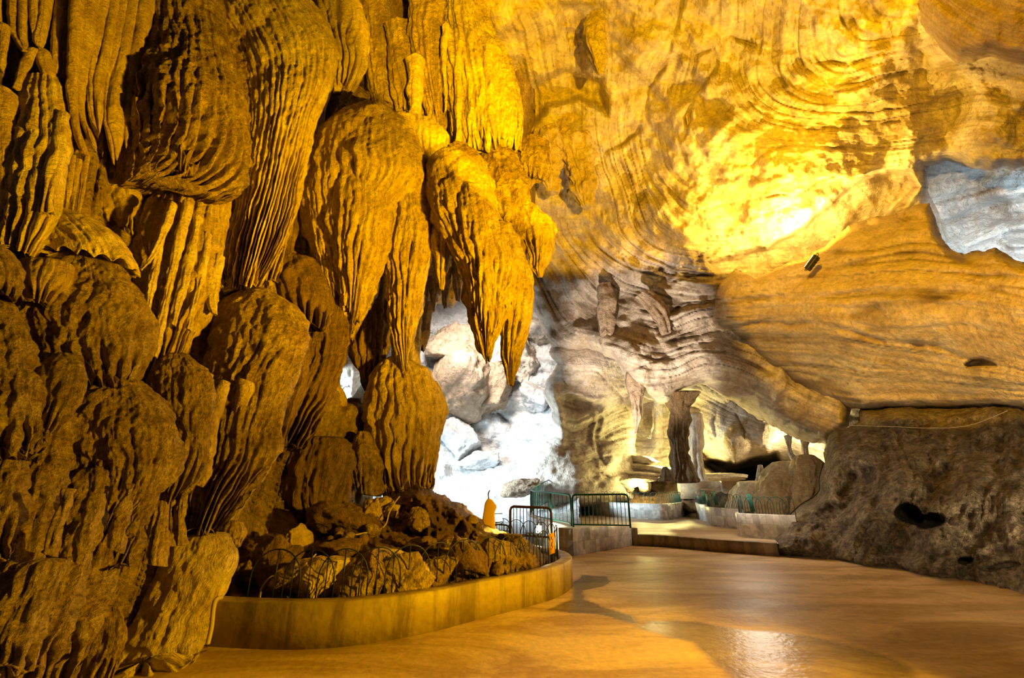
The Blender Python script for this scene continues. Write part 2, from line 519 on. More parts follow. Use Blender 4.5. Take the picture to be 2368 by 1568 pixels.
def sheet(name, poly, depth, curves=None, mat='limestone', blobs=(), grooves=(), step=4.0, edge=(60, 2.5), rough=(10, 90, 3, 22),
          strata=6.0, period=30.0, vein=0.8, warp=18.0, label=None, cat=None, kind=None, group=None, depth_fn=None, jag=4.0, mask=None, patchy=0.5, parent=None, ridgecol=None, smask=None, sbase=1.0, recess=()):
    _seed[0] += 1
    sd = _seed[0] * 5.13
    poly = np.asarray(poly, float)
    x0, y0 = poly.min(0); x1, y1 = poly.max(0)
    xs = np.arange(x0, x1 + step, step); ys = np.arange(y0, y1 + step, step)
    X, Yp = np.meshgrid(xs, ys)
    X = X.astype(np.float32); Yp = Yp.astype(np.float32)
    d, ins = polydist(X, Yp, poly, True)
    sdist = np.where(ins, d, -d) + jag * fbm(X / 25, Yp / 25, sd, 3) * 1.6
    gy_, gx_ = np.gradient(sdist, step)
    gl = np.sqrt(gx_ ** 2 + gy_ ** 2) + 1e-6
    keep = sdist > -0.75 * step
    mv = np.where(keep & (sdist < 0.75 * step), np.clip(sdist, -step, step) / gl ** 2, 0)
    X = (X - gx_ * mv).astype(np.float32); Yp = (Yp - gy_ * mv).astype(np.float32)
    sdist = np.where(mv != 0, 0.0, sdist)
    if depth_fn is not None:
        D = depth_fn(X, Yp)
    else:
        dp = np.asarray(depth, float)
        D = 1.0 / rbf_eval(rbf_fit(dp[:, :2], 1.0 / dp[:, 2], 1e-4), X, Yp)
    sc = D / FPX * 1.15
    h = np.zeros_like(D)
    if curves:
        pts, vals = [], []
        for c, v in curves:
            q = resample(c, 70)
            pts.append(q); vals += [v] * len(q)
        F = rbf_eval(rbf_fit(np.vstack(pts), vals, 2e-3), X, Yp)
    else:
        F = X * 0.3 + Yp
    w1 = warp * fbm(X / 160, Yp / 160, sd, 3)
    Fw = F + w1
    SM = np.full(X.shape, sbase, np.float32)
    for cx, cy, rx, ry, rot, wt in (smask or ()):
        c_, s_ = math.cos(R_(rot)), math.sin(R_(rot))
        u_ = ((X - cx) * c_ + (Yp - cy) * s_) / rx; v_ = (-(X - cx) * s_ + (Yp - cy) * c_) / ry
        SM = SM + (wt - SM) * np.exp(-(u_ * u_ + v_ * v_) ** 1.5)
    patch = sstep(-patchy, 0.35, fbm(X / 120 + 7, Yp / 90, sd + 2, 2))
    n1 = vnoise(Fw / period, X / 900.0, sd) ; n2 = vnoise(Fw / (period * 0.42), X / 500.0, sd + 9)
    # terraces with a sharp lip
    saw = (Fw / period + 0.6 * vnoise(Fw / (period * 3), sd, X / 400.0)) % 1.0
    lip = np.where(saw < 0.82, saw / 0.82, (1 - saw) / 0.18)
    g1 = np.exp(-(vnoise(Fw / (period * 0.55), X / 350.0, sd + 3) / 0.10) ** 2)
    g2 = np.exp(-(vnoise(Fw / (period * 0.22), X / 200.0 + Yp / 300.0, sd + 5) / 0.13) ** 2)
    g3 = np.exp(-(vnoise(Fw / (period * 0.11) + 0.5 * vnoise(X / 30, Yp / 30, sd), X / 160.0 - Yp / 240.0, sd + 15) / 0.26) ** 2)
    pat3 = sstep(-0.15, 0.4, fbm(X / 55 + 31, Yp / 42, sd + 22, 3))
    pat2 = sstep(-0.1, 0.5, fbm(X / 70, Yp / 50, sd + 12, 2))
    h += strata * SM * (0.8 * n1 + 0.4 * n2 + 0.9 * lip * patch - 0.9 * g1 * patch - 0.45 * g2 * pat2 - 0.22 * g3 * pat3)
    vein_groove = np.clip(vein * np.clip(SM * 0.9 + 0.35, 0, 1.2) * (0.85 * g1 * patch + 0.75 * g2 * pat2 + 0.38 * g3 * pat3), 0, 1)
    for b in blobs:
        cx, cy, rx, ry, rot, hh = b[:6]
        c_, s_ = math.cos(R_(rot)), math.sin(R_(rot))
        wx = X + 12 * fbm(X / 60, Yp / 60, sd + 1, 2); wy = Yp + 12 * fbm(X / 60 + 40, Yp / 60, sd + 1, 2)
        u = ((wx - cx) * c_ + (wy - cy) * s_) / rx; v = (-(wx - cx) * s_ + (wy - cy) * c_) / ry
        r2 = u * u + v * v
        if len(b) > 6:      # hard edged dome / pit
            h += hh * np.sqrt(np.clip(1 - r2, 0, 1))
        else:
            h += hh * np.exp(-r2 * 1.2)
    for gpts, gw, gd in grooves:
        gx = X + 6 * fbm(X / 30, Yp / 30, sd + 21, 2); gy = Yp + 6 * fbm(X / 30 + 9, Yp / 30, sd + 21, 2)
        dd, _ = polydist(gx, gy, gpts)
        gm = np.clip(0.55 + 1.1 * fbm(gx / 45, gy / 45, sd + 50, 2), 0.08, 1.3); gww = gw * (0.45 + 0.55 * gm)
        h -= gd * gm * np.exp(-(dd / gww) ** 2)
        if gd > 0 and gw < 12:
            vein_groove = np.maximum(vein_groove, 0.6 * gm * np.exp(-(dd / (gww * 0.6)) ** 2))  # narrow grooves take the dark vein colour as well
    for rp, amt, soft in recess:
        gx = X + 7 * fbm(X / 30, Yp / 30, sd + 61, 3); gy = Yp + 7 * fbm(X / 30 + 9, Yp / 30, sd + 61, 3)
        dd, ii = polydist(gx, gy, rp, True)
        h -= amt * sstep(-soft, soft, np.where(ii, dd, -dd))
    P0 = np.stack([X / 1.0, Yp / 1.0], -1)
    ra, rs, rb, rs2 = rough
    h += ra * fbm(X / rs, Yp / rs, sd + 30, 3) * 1.4 + rb * fbm(X / rs2, Yp / rs2, sd + 31, 3) * 1.4
    Dd = D - h * sc
    er, ed = edge
    if er > 0:
        e = np.clip(1 - np.clip(sdist, 0, None) / er, 0, 1)
        Dd = Dd + ed * (1 - np.sqrt(np.clip(1 - e * e, 0, 1)))
    if depth_fn is not None:
        pass
    u = (X - 1184.0) / FPX; v = (784.0 - Yp) / FPX
    dy = CP - v * SP; dz = SP + v * CP
    V = np.stack([u / dy * Dd, Dd, CH + dz / dy * Dd], -1)
    ny, nx = X.shape
    idx = np.arange(ny * nx).reshape(ny, nx)
    k4 = keep[:-1, :-1] & keep[1:, :-1] & keep[1:, 1:] & keep[:-1, 1:]
    q = np.stack([idx[:-1, :-1], idx[1:, :-1], idx[1:, 1:], idx[:-1, 1:]], -1)[k4]
    used = np.unique(q)
    remap = np.full(ny * nx, -1, np.int64); remap[used] = np.arange(len(used))
    q = remap[q]
    V = V.reshape(-1, 3)[used]
    uv = np.stack([Fw.ravel()[used] / 100.0, (X.ravel()[used] * 0.35 + Yp.ravel()[used] * 0.2) / 100.0], 1)
    m = pal(mat, float(np.median(D[keep])) / FPX * 1.15) if isinstance(mat, str) else mat
    o = mesh_np(name, V, q, m, uv, vein_groove.ravel()[used], parent)
    return tag(o, label, cat, group, kind)

# ================================================================ THE CAVE ITSELF
# back wall and vault: one continuous rock surface from the top of the picture down to the folded lip
vault_curves = [
    ([(1890, 40), (1880, 110), (1920, 150), (1990, 140)], 0),
    ([(1830, 20), (1820, 120), (1860, 200), (1950, 230), (2060, 200)], 60),
    ([(1770, 0), (1735, 130), (1750, 225), (1850, 270), (2000, 270), (2130, 240)], 120),
    ([(1720, -30), (1690, 110), (1690, 220), (1780, 300), (1950, 320), (2150, 300)], 180),
    ([(1650, -30), (1620, 120), (1605, 250), (1640, 330), (1760, 370), (1870, 335), (2000, 345), (2250, 330)], 250),
    ([(1580, -30), (1560, 80), (1500, 210), (1490, 280), (1500, 400), (1560, 500), (1700, 530), (1850, 500), (1980, 420), (2150, 390)], 380),
    ([(1480, -30), (1450, 150), (1430, 300), (1470, 420), (1480, 520), (1540, 565), (1650, 590), (1800, 560)], 470),
    ([(1350, -30), (1370, 150), (1390, 300), (1400, 450), (1430, 540), (1520, 620), (1640, 630)], 560),
    ([(1230, -30), (1260, 150), (1290, 300), (1320, 420), (1340, 540), (1420, 610), (1540, 640), (1640, 670)], 660),
    ([(1190, 200), (1220, 350), (1250, 480), (1290, 600), (1370, 690), (1440, 740), (1530, 760), (1600, 720), (1690, 700)], 760),
    ([(1260, 700), (1330, 770), (1430, 790), (1500, 815), (1600, 780), (1690, 790), (1800, 860), (1960, 940)], 840),
    ([(1290, 800), (1400, 840), (1480, 880), (1560, 870), (1640, 830), (1720, 860), (1850, 930), (1970, 970)], 900),
    ([(1430, 880), (1480, 915), (1540, 910), (1640, 880), (1760, 930), (1900, 990)], 960),
]
vault_depth = [(1100, -60, 9.0), (1400, -60, 9.3), (1700, -60, 9), (2100, -60, 7.6), (2450, -60, 6.5),
               (1200, 150, 12), (1500, 150, 11.8), (1800, 150, 11), (2150, 200, 10.5), (2450, 250, 9.5),
               (1200, 330, 15), (1450, 330, 14.5), (1700, 330, 13), (2000, 320, 11.8), (2300, 380, 10.5),
               (1250, 520, 18), (1450, 520, 17), (1640, 560, 16), (1850, 520, 14.5), (2000, 450, 13), (2150, 500, 13.5), (1750, 620, 17),
               (1250, 700, 20), (1350, 700, 20), (1500, 680, 18.2), (1640, 660, 16.5), (1450, 800, 18.0), (1600, 780, 17.0), (1720, 800, 16.8),
               (1550, 900, 18.5), (1750, 930, 17.5), (1960, 960, 15.0), (1880, 880, 16.2), (2100, 900, 14.5)]
sheet('wall_back',
      [(1080, -90), (2480, -90), (2480, 395), (2290, 398), (2235, 384), (2190, 372), (2140, 392), (2165, 470), (2200, 560), (2100, 700), (2480, 800), (2300, 930), (1970, 945), (1966, 985),
       (1910, 1030), (1840, 1015), (1780, 985), (1700, 930), (1620, 888), (1570, 905), (1545, 935), (1500, 925),
       (1465, 905), (1440, 868), (1420, 832), (1385, 812), (1345, 806), (1310, 812), (1280, 806), (1262, 780), (1232, 700), (1120, 600), (1080, 300)],
      vault_depth, vault_curves, mat='limestone', kind='structure', step=2.7, edge=(34, 2.2), strata=7.0, period=38, warp=26,
      blobs=[(1790, 425, 190, 95, -8, 26), (1660, 300, 60, 90, 20, 12), (1300, 120, 110, 70, 0, -24), (1300, 215, 110, 50, -10, 16),
             (1290, 270, 90, 60, 0, -22), (1440, 480, 60, 80, 20, 12), (1480, 120, 50, 120, 10, 14), (1600, 140, 60, 90, 0, -10),
             (2030, 150, 70, 45, -20, 20), (1990, 205, 60, 25, -25, 16), (1920, 150, 70, 60, 0, -18), (2140, 130, 26, 90, 0, -46), (2200, 260, 60, 110, 15, -34),
             (2060, 60, 60, 80, 0, 12), (1380, 640, 26, 60, 10, -30), (1395, 720, 34, 60, 0, -30), (1395, 790, 30, 40, 0, 20),
             (1340, 640, 60, 50, 20, 14), (1280, 640, 40, 60, 10, 12), (1590, 660, 90, 40, -10, 10), (1560, 840, 150, 60, 0, 22),
             (1770, 850, 22, 26, 0, -22), (1790, 880, 40, 30, 0, 18), (1830, 870, 16, 22, 0, -26), (1900, 930, 90, 24, 12, 10), (1270, 740, 30, 40, 0, 10),
             (1760, 250, 50, 60, 0, 12), (1640, 160, 30, 60, 0, 14), (1330, 350, 30, 60, 0, 18), (1500, 700, 40, 24, 30, 14), (1250, 170, 34, 60, 0, 16)],
      grooves=[([(1580, 0), (1562, 80), (1540, 150), (1500, 205), (1494, 270), (1480, 300), (1400, 355)], 5, 16),
               ([(1600, 170), (1612, 130), (1690, 82), (1760, 110)], 5, 18), ([(1620, 200), (1600, 230), (1590, 280), (1585, 320)], 7, 20),
               ([(1505, 380), (1490, 440), (1462, 500), (1480, 530), (1540, 560)], 5, 16), ([(1735, 385), (1780, 350), (1850, 336), (1960, 345)], 4, 10),
               ([(1640, 480), (1700, 470), (1760, 455), (1850, 445), (1930, 410)], 3, 8), ([(1840, 240), (1900, 262), (1990, 262), (2120, 245)], 4, 10),
               ([(1830, 285), (1870, 300), (1960, 300), (2080, 280)], 4, 10), ([(1980, 150), (2010, 135), (2040, 125)], 6, 16),
               ([(1290, 60), (1350, 70), (1380, 110), (1350, 140)], 6, -14), ([(1450, 860), (1500, 840), (1580, 815), (1680, 810)], 4, 9),
               ([(1560, 650), (1620, 635), (1680, 640)], 4, 10), ([(1530, 620), (1500, 640), (1470, 640), (1440, 600)], 4, 10),
               ([(1860, 130), (1880, 145), (1950, 150)], 5, 14), ([(1650, 100), (1660, 150), (1640, 180), (1620, 210)], 6, 12)],
      rough=(34, 105, 8, 24), sbase=0.2, recess=[([(1640, 612), (1700, 592), (1770, 572), (1840, 535), (1905, 485), (1960, 435), (2005, 402), (2100, 396), (2125, 430), (2050, 510), (1950, 580), (1850, 640), (1700, 670)], 95, 9), ([(1205, 262), (1215, 215), (1260, 176), (1320, 160), (1390, 190), (1404, 262), (1340, 226), (1270, 245), (1230, 292)], 46, 12), ([(1290, 10), (1380, 20), (1400, 60), (1350, 100), (1300, 80)], 26, 14)], smask=[(1900, 170, 230, 150, 0, 0.95), (1440, 450, 120, 130, 20, 0.8), (2080, 290, 150, 60, 0, 0.9), (1560, 760, 330, 190, 0, 1.15), (1300, 620, 90, 160, 0, 0.8), (1800, 430, 150, 70, 0, 0.1)])

# upper right ceiling block hanging in front of the vault
sheet('ceiling',
      [(2096, -90), (2100, 20), (2122, 66), (2160, 104), (2200, 140), (2214, 150), (2290, 134), (2330, 146), (2368, 152), (2500, 148), (2500, -90)],
      [(2096, -60, 8.0), (2500, -60, 6.0), (2200, 100, 8.2), (2480, 130, 7.2), (2300, 60, 7.3)],
      [([(2100, -40), (2200, 60), (2300, 110), (2500, 110)], 0), ([(2150, -60), (2260, 20), (2380, 50), (2500, 50)], 70), ([(2250, -80), (2350, -30), (2500, -20)], 150)],
      mat='limestone_brown', kind='structure', step=3.6, edge=(46, 1.6), strata=4, period=60, vein=0.3,
      blobs=[(2300, 50, 110, 50, -20, 14), (2180, 60, 40, 50, 0, 8)], rough=(12, 80, 3.5, 18))

# overhang on the right: golden upper face, shaded underside
over_curves = [
    ([(1700, 610), (1800, 590), (1900, 560), (2040, 520), (2160, 500), (2300, 560), (2450, 600)], 0),
    ([(1650, 670), (1760, 650), (1900, 640), (2050, 620), (2200, 620), (2450, 660)], 70),
    ([(1645, 715), (1740, 700), (1880, 705), (2030, 690), (2200, 690), (2450, 740)], 130),
    ([(1650, 745), (1760, 735), (1900, 738), (2040, 765), (2200, 760), (2450, 820)], 170),
    ([(1700, 765), (1760, 770), (1900, 775), (2050, 800), (2250, 850), (2450, 880)], 215),
    ([(1750, 820), (1880, 830), (2050, 850), (2250, 880), (2450, 900)], 270),
    ([(1850, 890), (1980, 920), (2100, 905), (2300, 915), (2450, 915)], 340)]
sheet('wall_right',
      [(1645, 742), (1652, 690), (1664, 652), (1700, 622), (1716, 628), (1750, 640), (1800, 616), (1850, 598), (1905, 572), (1960, 520), (2010, 505), (2060, 496), (2095, 480), (2150, 468),
       (2162, 500), (2172, 540), (2200, 575), (2230, 590), (2262, 580), (2300, 575), (2350, 602), (2500, 640), (2500, 960), (2290, 945), (2100, 950),
       (1970, 948), (1900, 925), (1830, 885), (1775, 845), (1740, 820), (1715, 790), (1690, 766), (1655, 762)],
      [(1650, 700, 15.2), (1800, 650, 13.6), (2000, 600, 11.8), (2200, 620, 10.0), (2450, 700, 8.0), (1900, 700, 12.6), (1700, 745, 15.0), (1900, 745, 12.8), (2100, 740, 10.8),
       (1740, 800, 16.2), (1900, 850, 14.8), (2100, 850, 12.4), (2300, 880, 10.2), (2450, 900, 9.2), (2000, 930, 14.0), (2200, 930, 12), (1850, 600, 13.4), (2100, 500, 11.4), (2450, 640, 8.0)],
      over_curves, mat='limestone_gold', kind='structure', step=3.4, edge=(26, 1.8), strata=5, period=26, warp=10, vein=0.55,
      blobs=[(2010, 520, 34, 20, -10, -40), (2110, 505, 50, 20, -12, -22), (2100, 484, 60, 10, -10, 12), (1960, 735, 24, 18, 0, -12), (2270, 845, 36, 12, 10, -50, 1), (2050, 870, 200, 40, 3, 10),
             (2250, 880, 80, 26, 0, 14), (1720, 640, 24, 22, 0, 12), (2330, 700, 60, 120, 0, 10), (1880, 560, 60, 20, -30, 10)],
      grooves=[([(1645, 745), (1700, 756), (1760, 748), (1900, 748), (2040, 790), (2160, 800), (2260, 840)], 7, 12),
               ([(1660, 705), (1760, 690), (1880, 690), (2080, 660)], 4, 10), ([(1780, 830), (1840, 880), (1885, 925)], 3, 6), ([(1890, 850), (1920, 900), (1940, 925)], 3, 6),
               ([(1920, 830), (1980, 860), (1960, 890)], 4, 8), ([(1990, 520), (2020, 500), (2070, 492)], 5, 12)],
      rough=(9, 100, 2.6, 18))

# recess on the right edge with cold daylight
sheet('trim_1',
      [(2135, 360), (2500, 360), (2500, 680), (2120, 680)],
      [(2135, 380, 13.5), (2500, 380, 11), (2250, 480, 14.5), (2480, 500, 12.5), (2150, 650, 14.5), (2480, 660, 12.5)],
      [([(2130, 470), (2250, 440), (2368, 420), (2500, 430)], 0), ([(2180, 560), (2270, 500), (2368, 470), (2500, 480)], 60), ([(2220, 600), (2300, 560), (2500, 540)], 120)],
      mat='limestone_grey', kind='structure', step=4, edge=(0, 0), strata=10, period=34, vein=0.3,
      blobs=[(2300, 450, 80, 24, -8, 30), (2260, 490, 60, 30, -20, -20), (2340, 520, 70, 16, -8, 26), (2350, 560, 60, 14, 10, 20), (2230, 450, 60, 40, 0, -16)], rough=(16, 70, 5, 18))

# left wall behind the flowstone
left_depth = [(-120, -90, 5.2), (300, -90, 7.2), (700, -90, 9.8), (1150, -90, 11.0), (-120, 500, 4.6), (300, 500, 6.6), (640, 500, 9.2), (760, 500, 11.5), (1000, 400, 12.5), (1150, 300, 13),
              (-120, 1000, 3.9), (300, 1000, 5.6), (600, 900, 7.6), (800, 900, 9.5), (-120, 1600, 3.2), (200, 1560, 4.6), (500, 1400, 5.8), (560, 1200, 7.2), (700, 1150, 9), (1150, 500, 14)]
sheet('wall_left',
      [(-160, -120), (1260, -120), (1240, 100), (1240, 380), (1240, 560), (1200, 640), (1090, 700), (1070, 690), (1045, 715), (1010, 700), (1000, 720), (985, 745), (960, 800), (900, 790), (840, 790),
       (800, 770), (792, 830), (785, 880), (800, 925), (850, 930), (870, 1020), (860, 1160), (700, 1230), (560, 1300), (520, 1420), (470, 1520), (180, 1640), (-160, 1640)],
      left_depth,
      [([(0, -60), (0, 700), (-60, 1600)], 0), ([(200, -60), (180, 400), (100, 900), (0, 1600)], 150), ([(400, -60), (360, 500), (300, 1000), (160, 1560)], 320),
       ([(600, -60), (560, 500), (500, 900), (420, 1400)], 500), ([(800, -60), (740, 500), (680, 900), (600, 1200)], 690), ([(1100, -60), (1040, 300), (1000, 700)], 960)],
      mat='ochre_rough', kind='structure', step=4.0, edge=(40, 1.2), strata=12, period=26, warp=14, vein=0.3, rough=(18, 80, 4, 20))

# sunlit rock slope at the cave mouth
SLOPE_D = [(740, 700, 26), (1000, 700, 28), (1330, 700, 27), (760, 950, 24), (1000, 950, 27), (1300, 950, 26), (1000, 1100, 25), (1250, 1100, 25), (1000, 1150, 24), (1250, 1150, 24), (1000, 1200, 19), (1250, 1200, 19), (1000, 1250, 15), (1330, 1250, 15)]
slope_curves = [([(780, 760), (1000, 800), (1300, 860)], 0), ([(900, 900), (1100, 960), (1300, 1000)], 120), ([(960, 1060), (1100, 1090), (1300, 1120)], 240)]
sheet('wall_mouth',
      [(740, 640), (1340, 640), (1340, 1250), (880, 1250), (740, 1100)],
      SLOPE_D,
      slope_curves, mat='limestone_grey', kind='structure', step=3.6, edge=(0, 0), strata=5, period=46, warp=26, vein=0.25,
      blobs=[(1240, 900, 60, 50, 0, 16), (1200, 1000, 90, 30, 10, 12), (1060, 1060, 50, 30, 20, 14), (1180, 1080, 60, 30, -20, 10), (1090, 1120, 60, 16, 10, 10)],
      grooves=[([(1150, 960), (1200, 990), (1280, 1000)], 5, 10), ([(1050, 1040), (1120, 1060), (1170, 1120)], 5, 10), ([(1140, 1125), (1190, 1105), (1250, 1060)], 5, 10), ([(1230, 1000), (1260, 1030), (1290, 1090)], 4, 10)],
      rough=(18, 60, 5, 16))

# grotto wall left of the far chamber
sheet('wall_grotto',
      [(1322, 700), (1460, 740), (1520, 860), (1470, 960), (1470, 1160), (1340, 1175), (1212, 1178), (1214, 1100), (1222, 1070), (1238, 1052), (1256, 1042), (1262, 1026), (1284, 1004), (1279, 985), (1272, 950),
       (1262, 925), (1254, 905), (1262, 880), (1280, 865), (1290, 840), (1270, 815), (1285, 780)],
      [(1212, 1150, 21), (1240, 1050, 21.2), (1290, 850, 21.0), (1330, 720, 20.8), (1460, 760, 21.5), (1470, 1000, 25), (1460, 1150, 22), (1340, 1000, 22), (1340, 1160, 20), (1400, 880, 21.5)],
      [([(1300, 790), (1380, 800), (1460, 820)], 0), ([(1290, 870), (1370, 870), (1440, 900)], 70), ([(1280, 940), (1330, 1000), (1400, 960), (1450, 930)], 150), ([(1240, 1050), (1300, 1080), (1400, 1060), (1450, 1050)], 230), ([(1215, 1140), (1300, 1140), (1450, 1130)], 300)],
      mat='limestone', kind='structure', step=3.0, edge=(24, 2.0), strata=4, period=34, vein=0.5, warp=26,
      blobs=[(1415, 1050, 26, 28, 0, 22, 1), (1350, 1050, 36, 60, 10, 16), (1395, 1085, 50, 22, 10, 12), (1355, 930, 40, 16, 0, -18), (1345, 915, 60, 9, 4, 22), (1290, 960, 18, 60, -20, 14), (1300, 1030, 26, 40, 0, 12),
             (1330, 850, 50, 30, 10, 12), (1420, 850, 40, 26, 0, 10), (1270, 1090, 30, 50, 0, 8), (1375, 1000, 6, 70, -5, 12), (1392, 990, 7, 60, 0, 10), (1430, 970, 20, 60, 0, -8), (1385, 1120, 60, 10, 0, 8), (1320, 1120, 40, 20, 0, 10)],
      grooves=[([(1295, 868), (1320, 862), (1345, 860)], 3, 8), ([(1300, 870), (1310, 890), (1330, 892), (1350, 885)], 2.5, 6), ([(1380, 860), (1410, 885), (1440, 920), (1456, 965)], 3, 10), ([(1370, 1090), (1410, 1100), (1440, 1095)], 3, 10)],
      rough=(10, 60, 3, 14))

# far lit chamber
sheet('wall_chamber',
      [(1400, 780), (1990, 900), (1990, 1180), (1400, 1180)],
      [(1400, 820, 27), (1500, 950, 29), (1600, 900, 23), (1700, 960, 22), (1800, 1000, 21), (1900, 1020, 21), (1480, 1060, 28), (1600, 1050, 26), (1700, 1062, 23), (1780, 1050, 22.5), (1720, 1090, 29), (1640, 1085, 27), (1800, 1080, 28), (1500, 1120, 25), (1650, 1120, 25), (1850, 1120, 22), (1960, 1050, 21), (1960, 1150, 20), (1450, 1150, 23)],
      [([(1450, 900), (1600, 900), (1750, 960), (1900, 1020)], 0), ([(1560, 960), (1640, 960), (1760, 1010), (1850, 1040)], 60), ([(1580, 1030), (1640, 1040), (1700, 1060), (1780, 1045)], 120), ([(1450, 1100), (1600, 1090), (1700, 1110), (1850, 1100)], 190)],
      mat='limestone', kind='structure', step=3.0, edge=(0, 0), strata=4.5, period=30, vein=0.5, warp=34,
      blobs=[(1640, 990, 70, 60, 20, 20), (1700, 1030, 90, 36, 8, 22), (1610, 930, 40, 24, 0, -16), (1690, 940, 50, 20, 20, -16), (1510, 970, 12, 50, 0, 24), (1490, 990, 14, 50, 0, -20), (1590, 1010, 14, 40, 0, 18), (1570, 990, 14, 50, 0, -18),
             (1500, 1090, 50, 16, 0, 12), (1600, 1100, 80, 14, 12, 16), (1660, 1110, 60, 10, 14, 10)],
      grooves=[([(1660, 930), (1650, 980), (1660, 1040)], 3, 8), ([(1700, 960), (1720, 1000), (1716, 1030)], 3, 8), ([(1560, 940), (1590, 1000), (1610, 1030)], 3, 10), ([(1600, 1030), (1640, 1062), (1680, 1085)], 6, 26)],
      rough=(10, 60, 3, 14), recess=[([(1625, 1068), (1700, 1070), (1745, 1056), (1796, 1050), (1814, 1078), (1800, 1112), (1700, 1112), (1655, 1096)], 330, 6)])

# big dark boulder on the right of the path
def boulder_depth(X, Y):
    dp = [(1790, 1285, 11.2), (1900, 1310, 10.3), (2100, 1340, 9.2), (2368, 1390, 7.6), (2500, 1420, 6.8), (1860, 1230, 11.6), (1900, 1120, 12.4), (1930, 1010, 13.2), (1975, 950, 14.0), (2200, 940, 12.0), (2500, 935, 9.6),
          (2050, 1100, 11.0), (2250, 1100, 9.6), (2450, 1100, 8.2), (2050, 1250, 9.9), (2250, 1260, 8.5), (2450, 1260, 7.4), (2000, 1180, 10.8)]
    dp = np.asarray(dp, float)
    D = 1.0 / rbf_eval(rbf_fit(dp[:, :2], 1 / dp[:, 2], 1e-4), X, Y)
    return D
bo = sheet('boulder',
      [(1968, 984), (1984, 972), (1990, 945), (2100, 938), (2290, 928), (2520, 922), (2520, 1475), (2368, 1412), (2290, 1385), (2200, 1358), (2080, 1335), (1990, 1325), (1900, 1318), (1840, 1300),
       (1784, 1290), (1780, 1272), (1788, 1250), (1800, 1230), (1808, 1212), (1823, 1194), (1852, 1167), (1881, 1149), (1894, 1131), (1893, 1108), (1903, 1070), (1912, 1018), (1936, 996)],
      None, [([(1900, 1280), (2000, 1150), (2000, 1000)], 0), ([(2100, 1320), (2150, 1180), (2150, 1000)], 130), ([(2300, 1340), (2330, 1180), (2330, 960)], 290), ([(2480, 1400), (2500, 1180), (2500, 960)], 440)],
      mat='boulder', step=3.4, edge=(36, 1.8), depth_fn=boulder_depth, strata=5, period=40, vein=0.2, warp=40,
      blobs=[(2105, 1194, 36, 22, 24, -190, 1), (2150, 1207, 40, 17, -10, -170, 1), (2235, 1292, 18, 11, 0, -90, 1), (2310, 1312, 50, 8, 0, -30, 1), (2060, 1160, 60, 50, 0, 14), (2200, 1150, 110, 40, 10, 18), (1990, 1060, 50, 50, 0, 12),
             (1850, 1250, 60, 24, -20, 20), (1850, 1290, 60, 16, 0, -16), (2100, 1300, 120, 20, 10, 12), (2060, 1270, 90, 24, 20, -14), (2350, 1100, 90, 80, 0, 14), (2000, 1320, 120, 14, 8, -16),
             (2200, 1215, 40, 50, -30, 14), (2250, 980, 60, 30, 0, -12), (2100, 960, 120, 20, 0, 14), (1920, 1180, 30, 50, -20, 10)],
      grooves=[([(1960, 990), (2100, 985), (2250, 975), (2368, 985)], 8, 8)],
      rough=(30, 80, 9, 17), jag=6,
      label='huge dark pitted boulder beside the path, with a black hole in its face', cat='boulder')

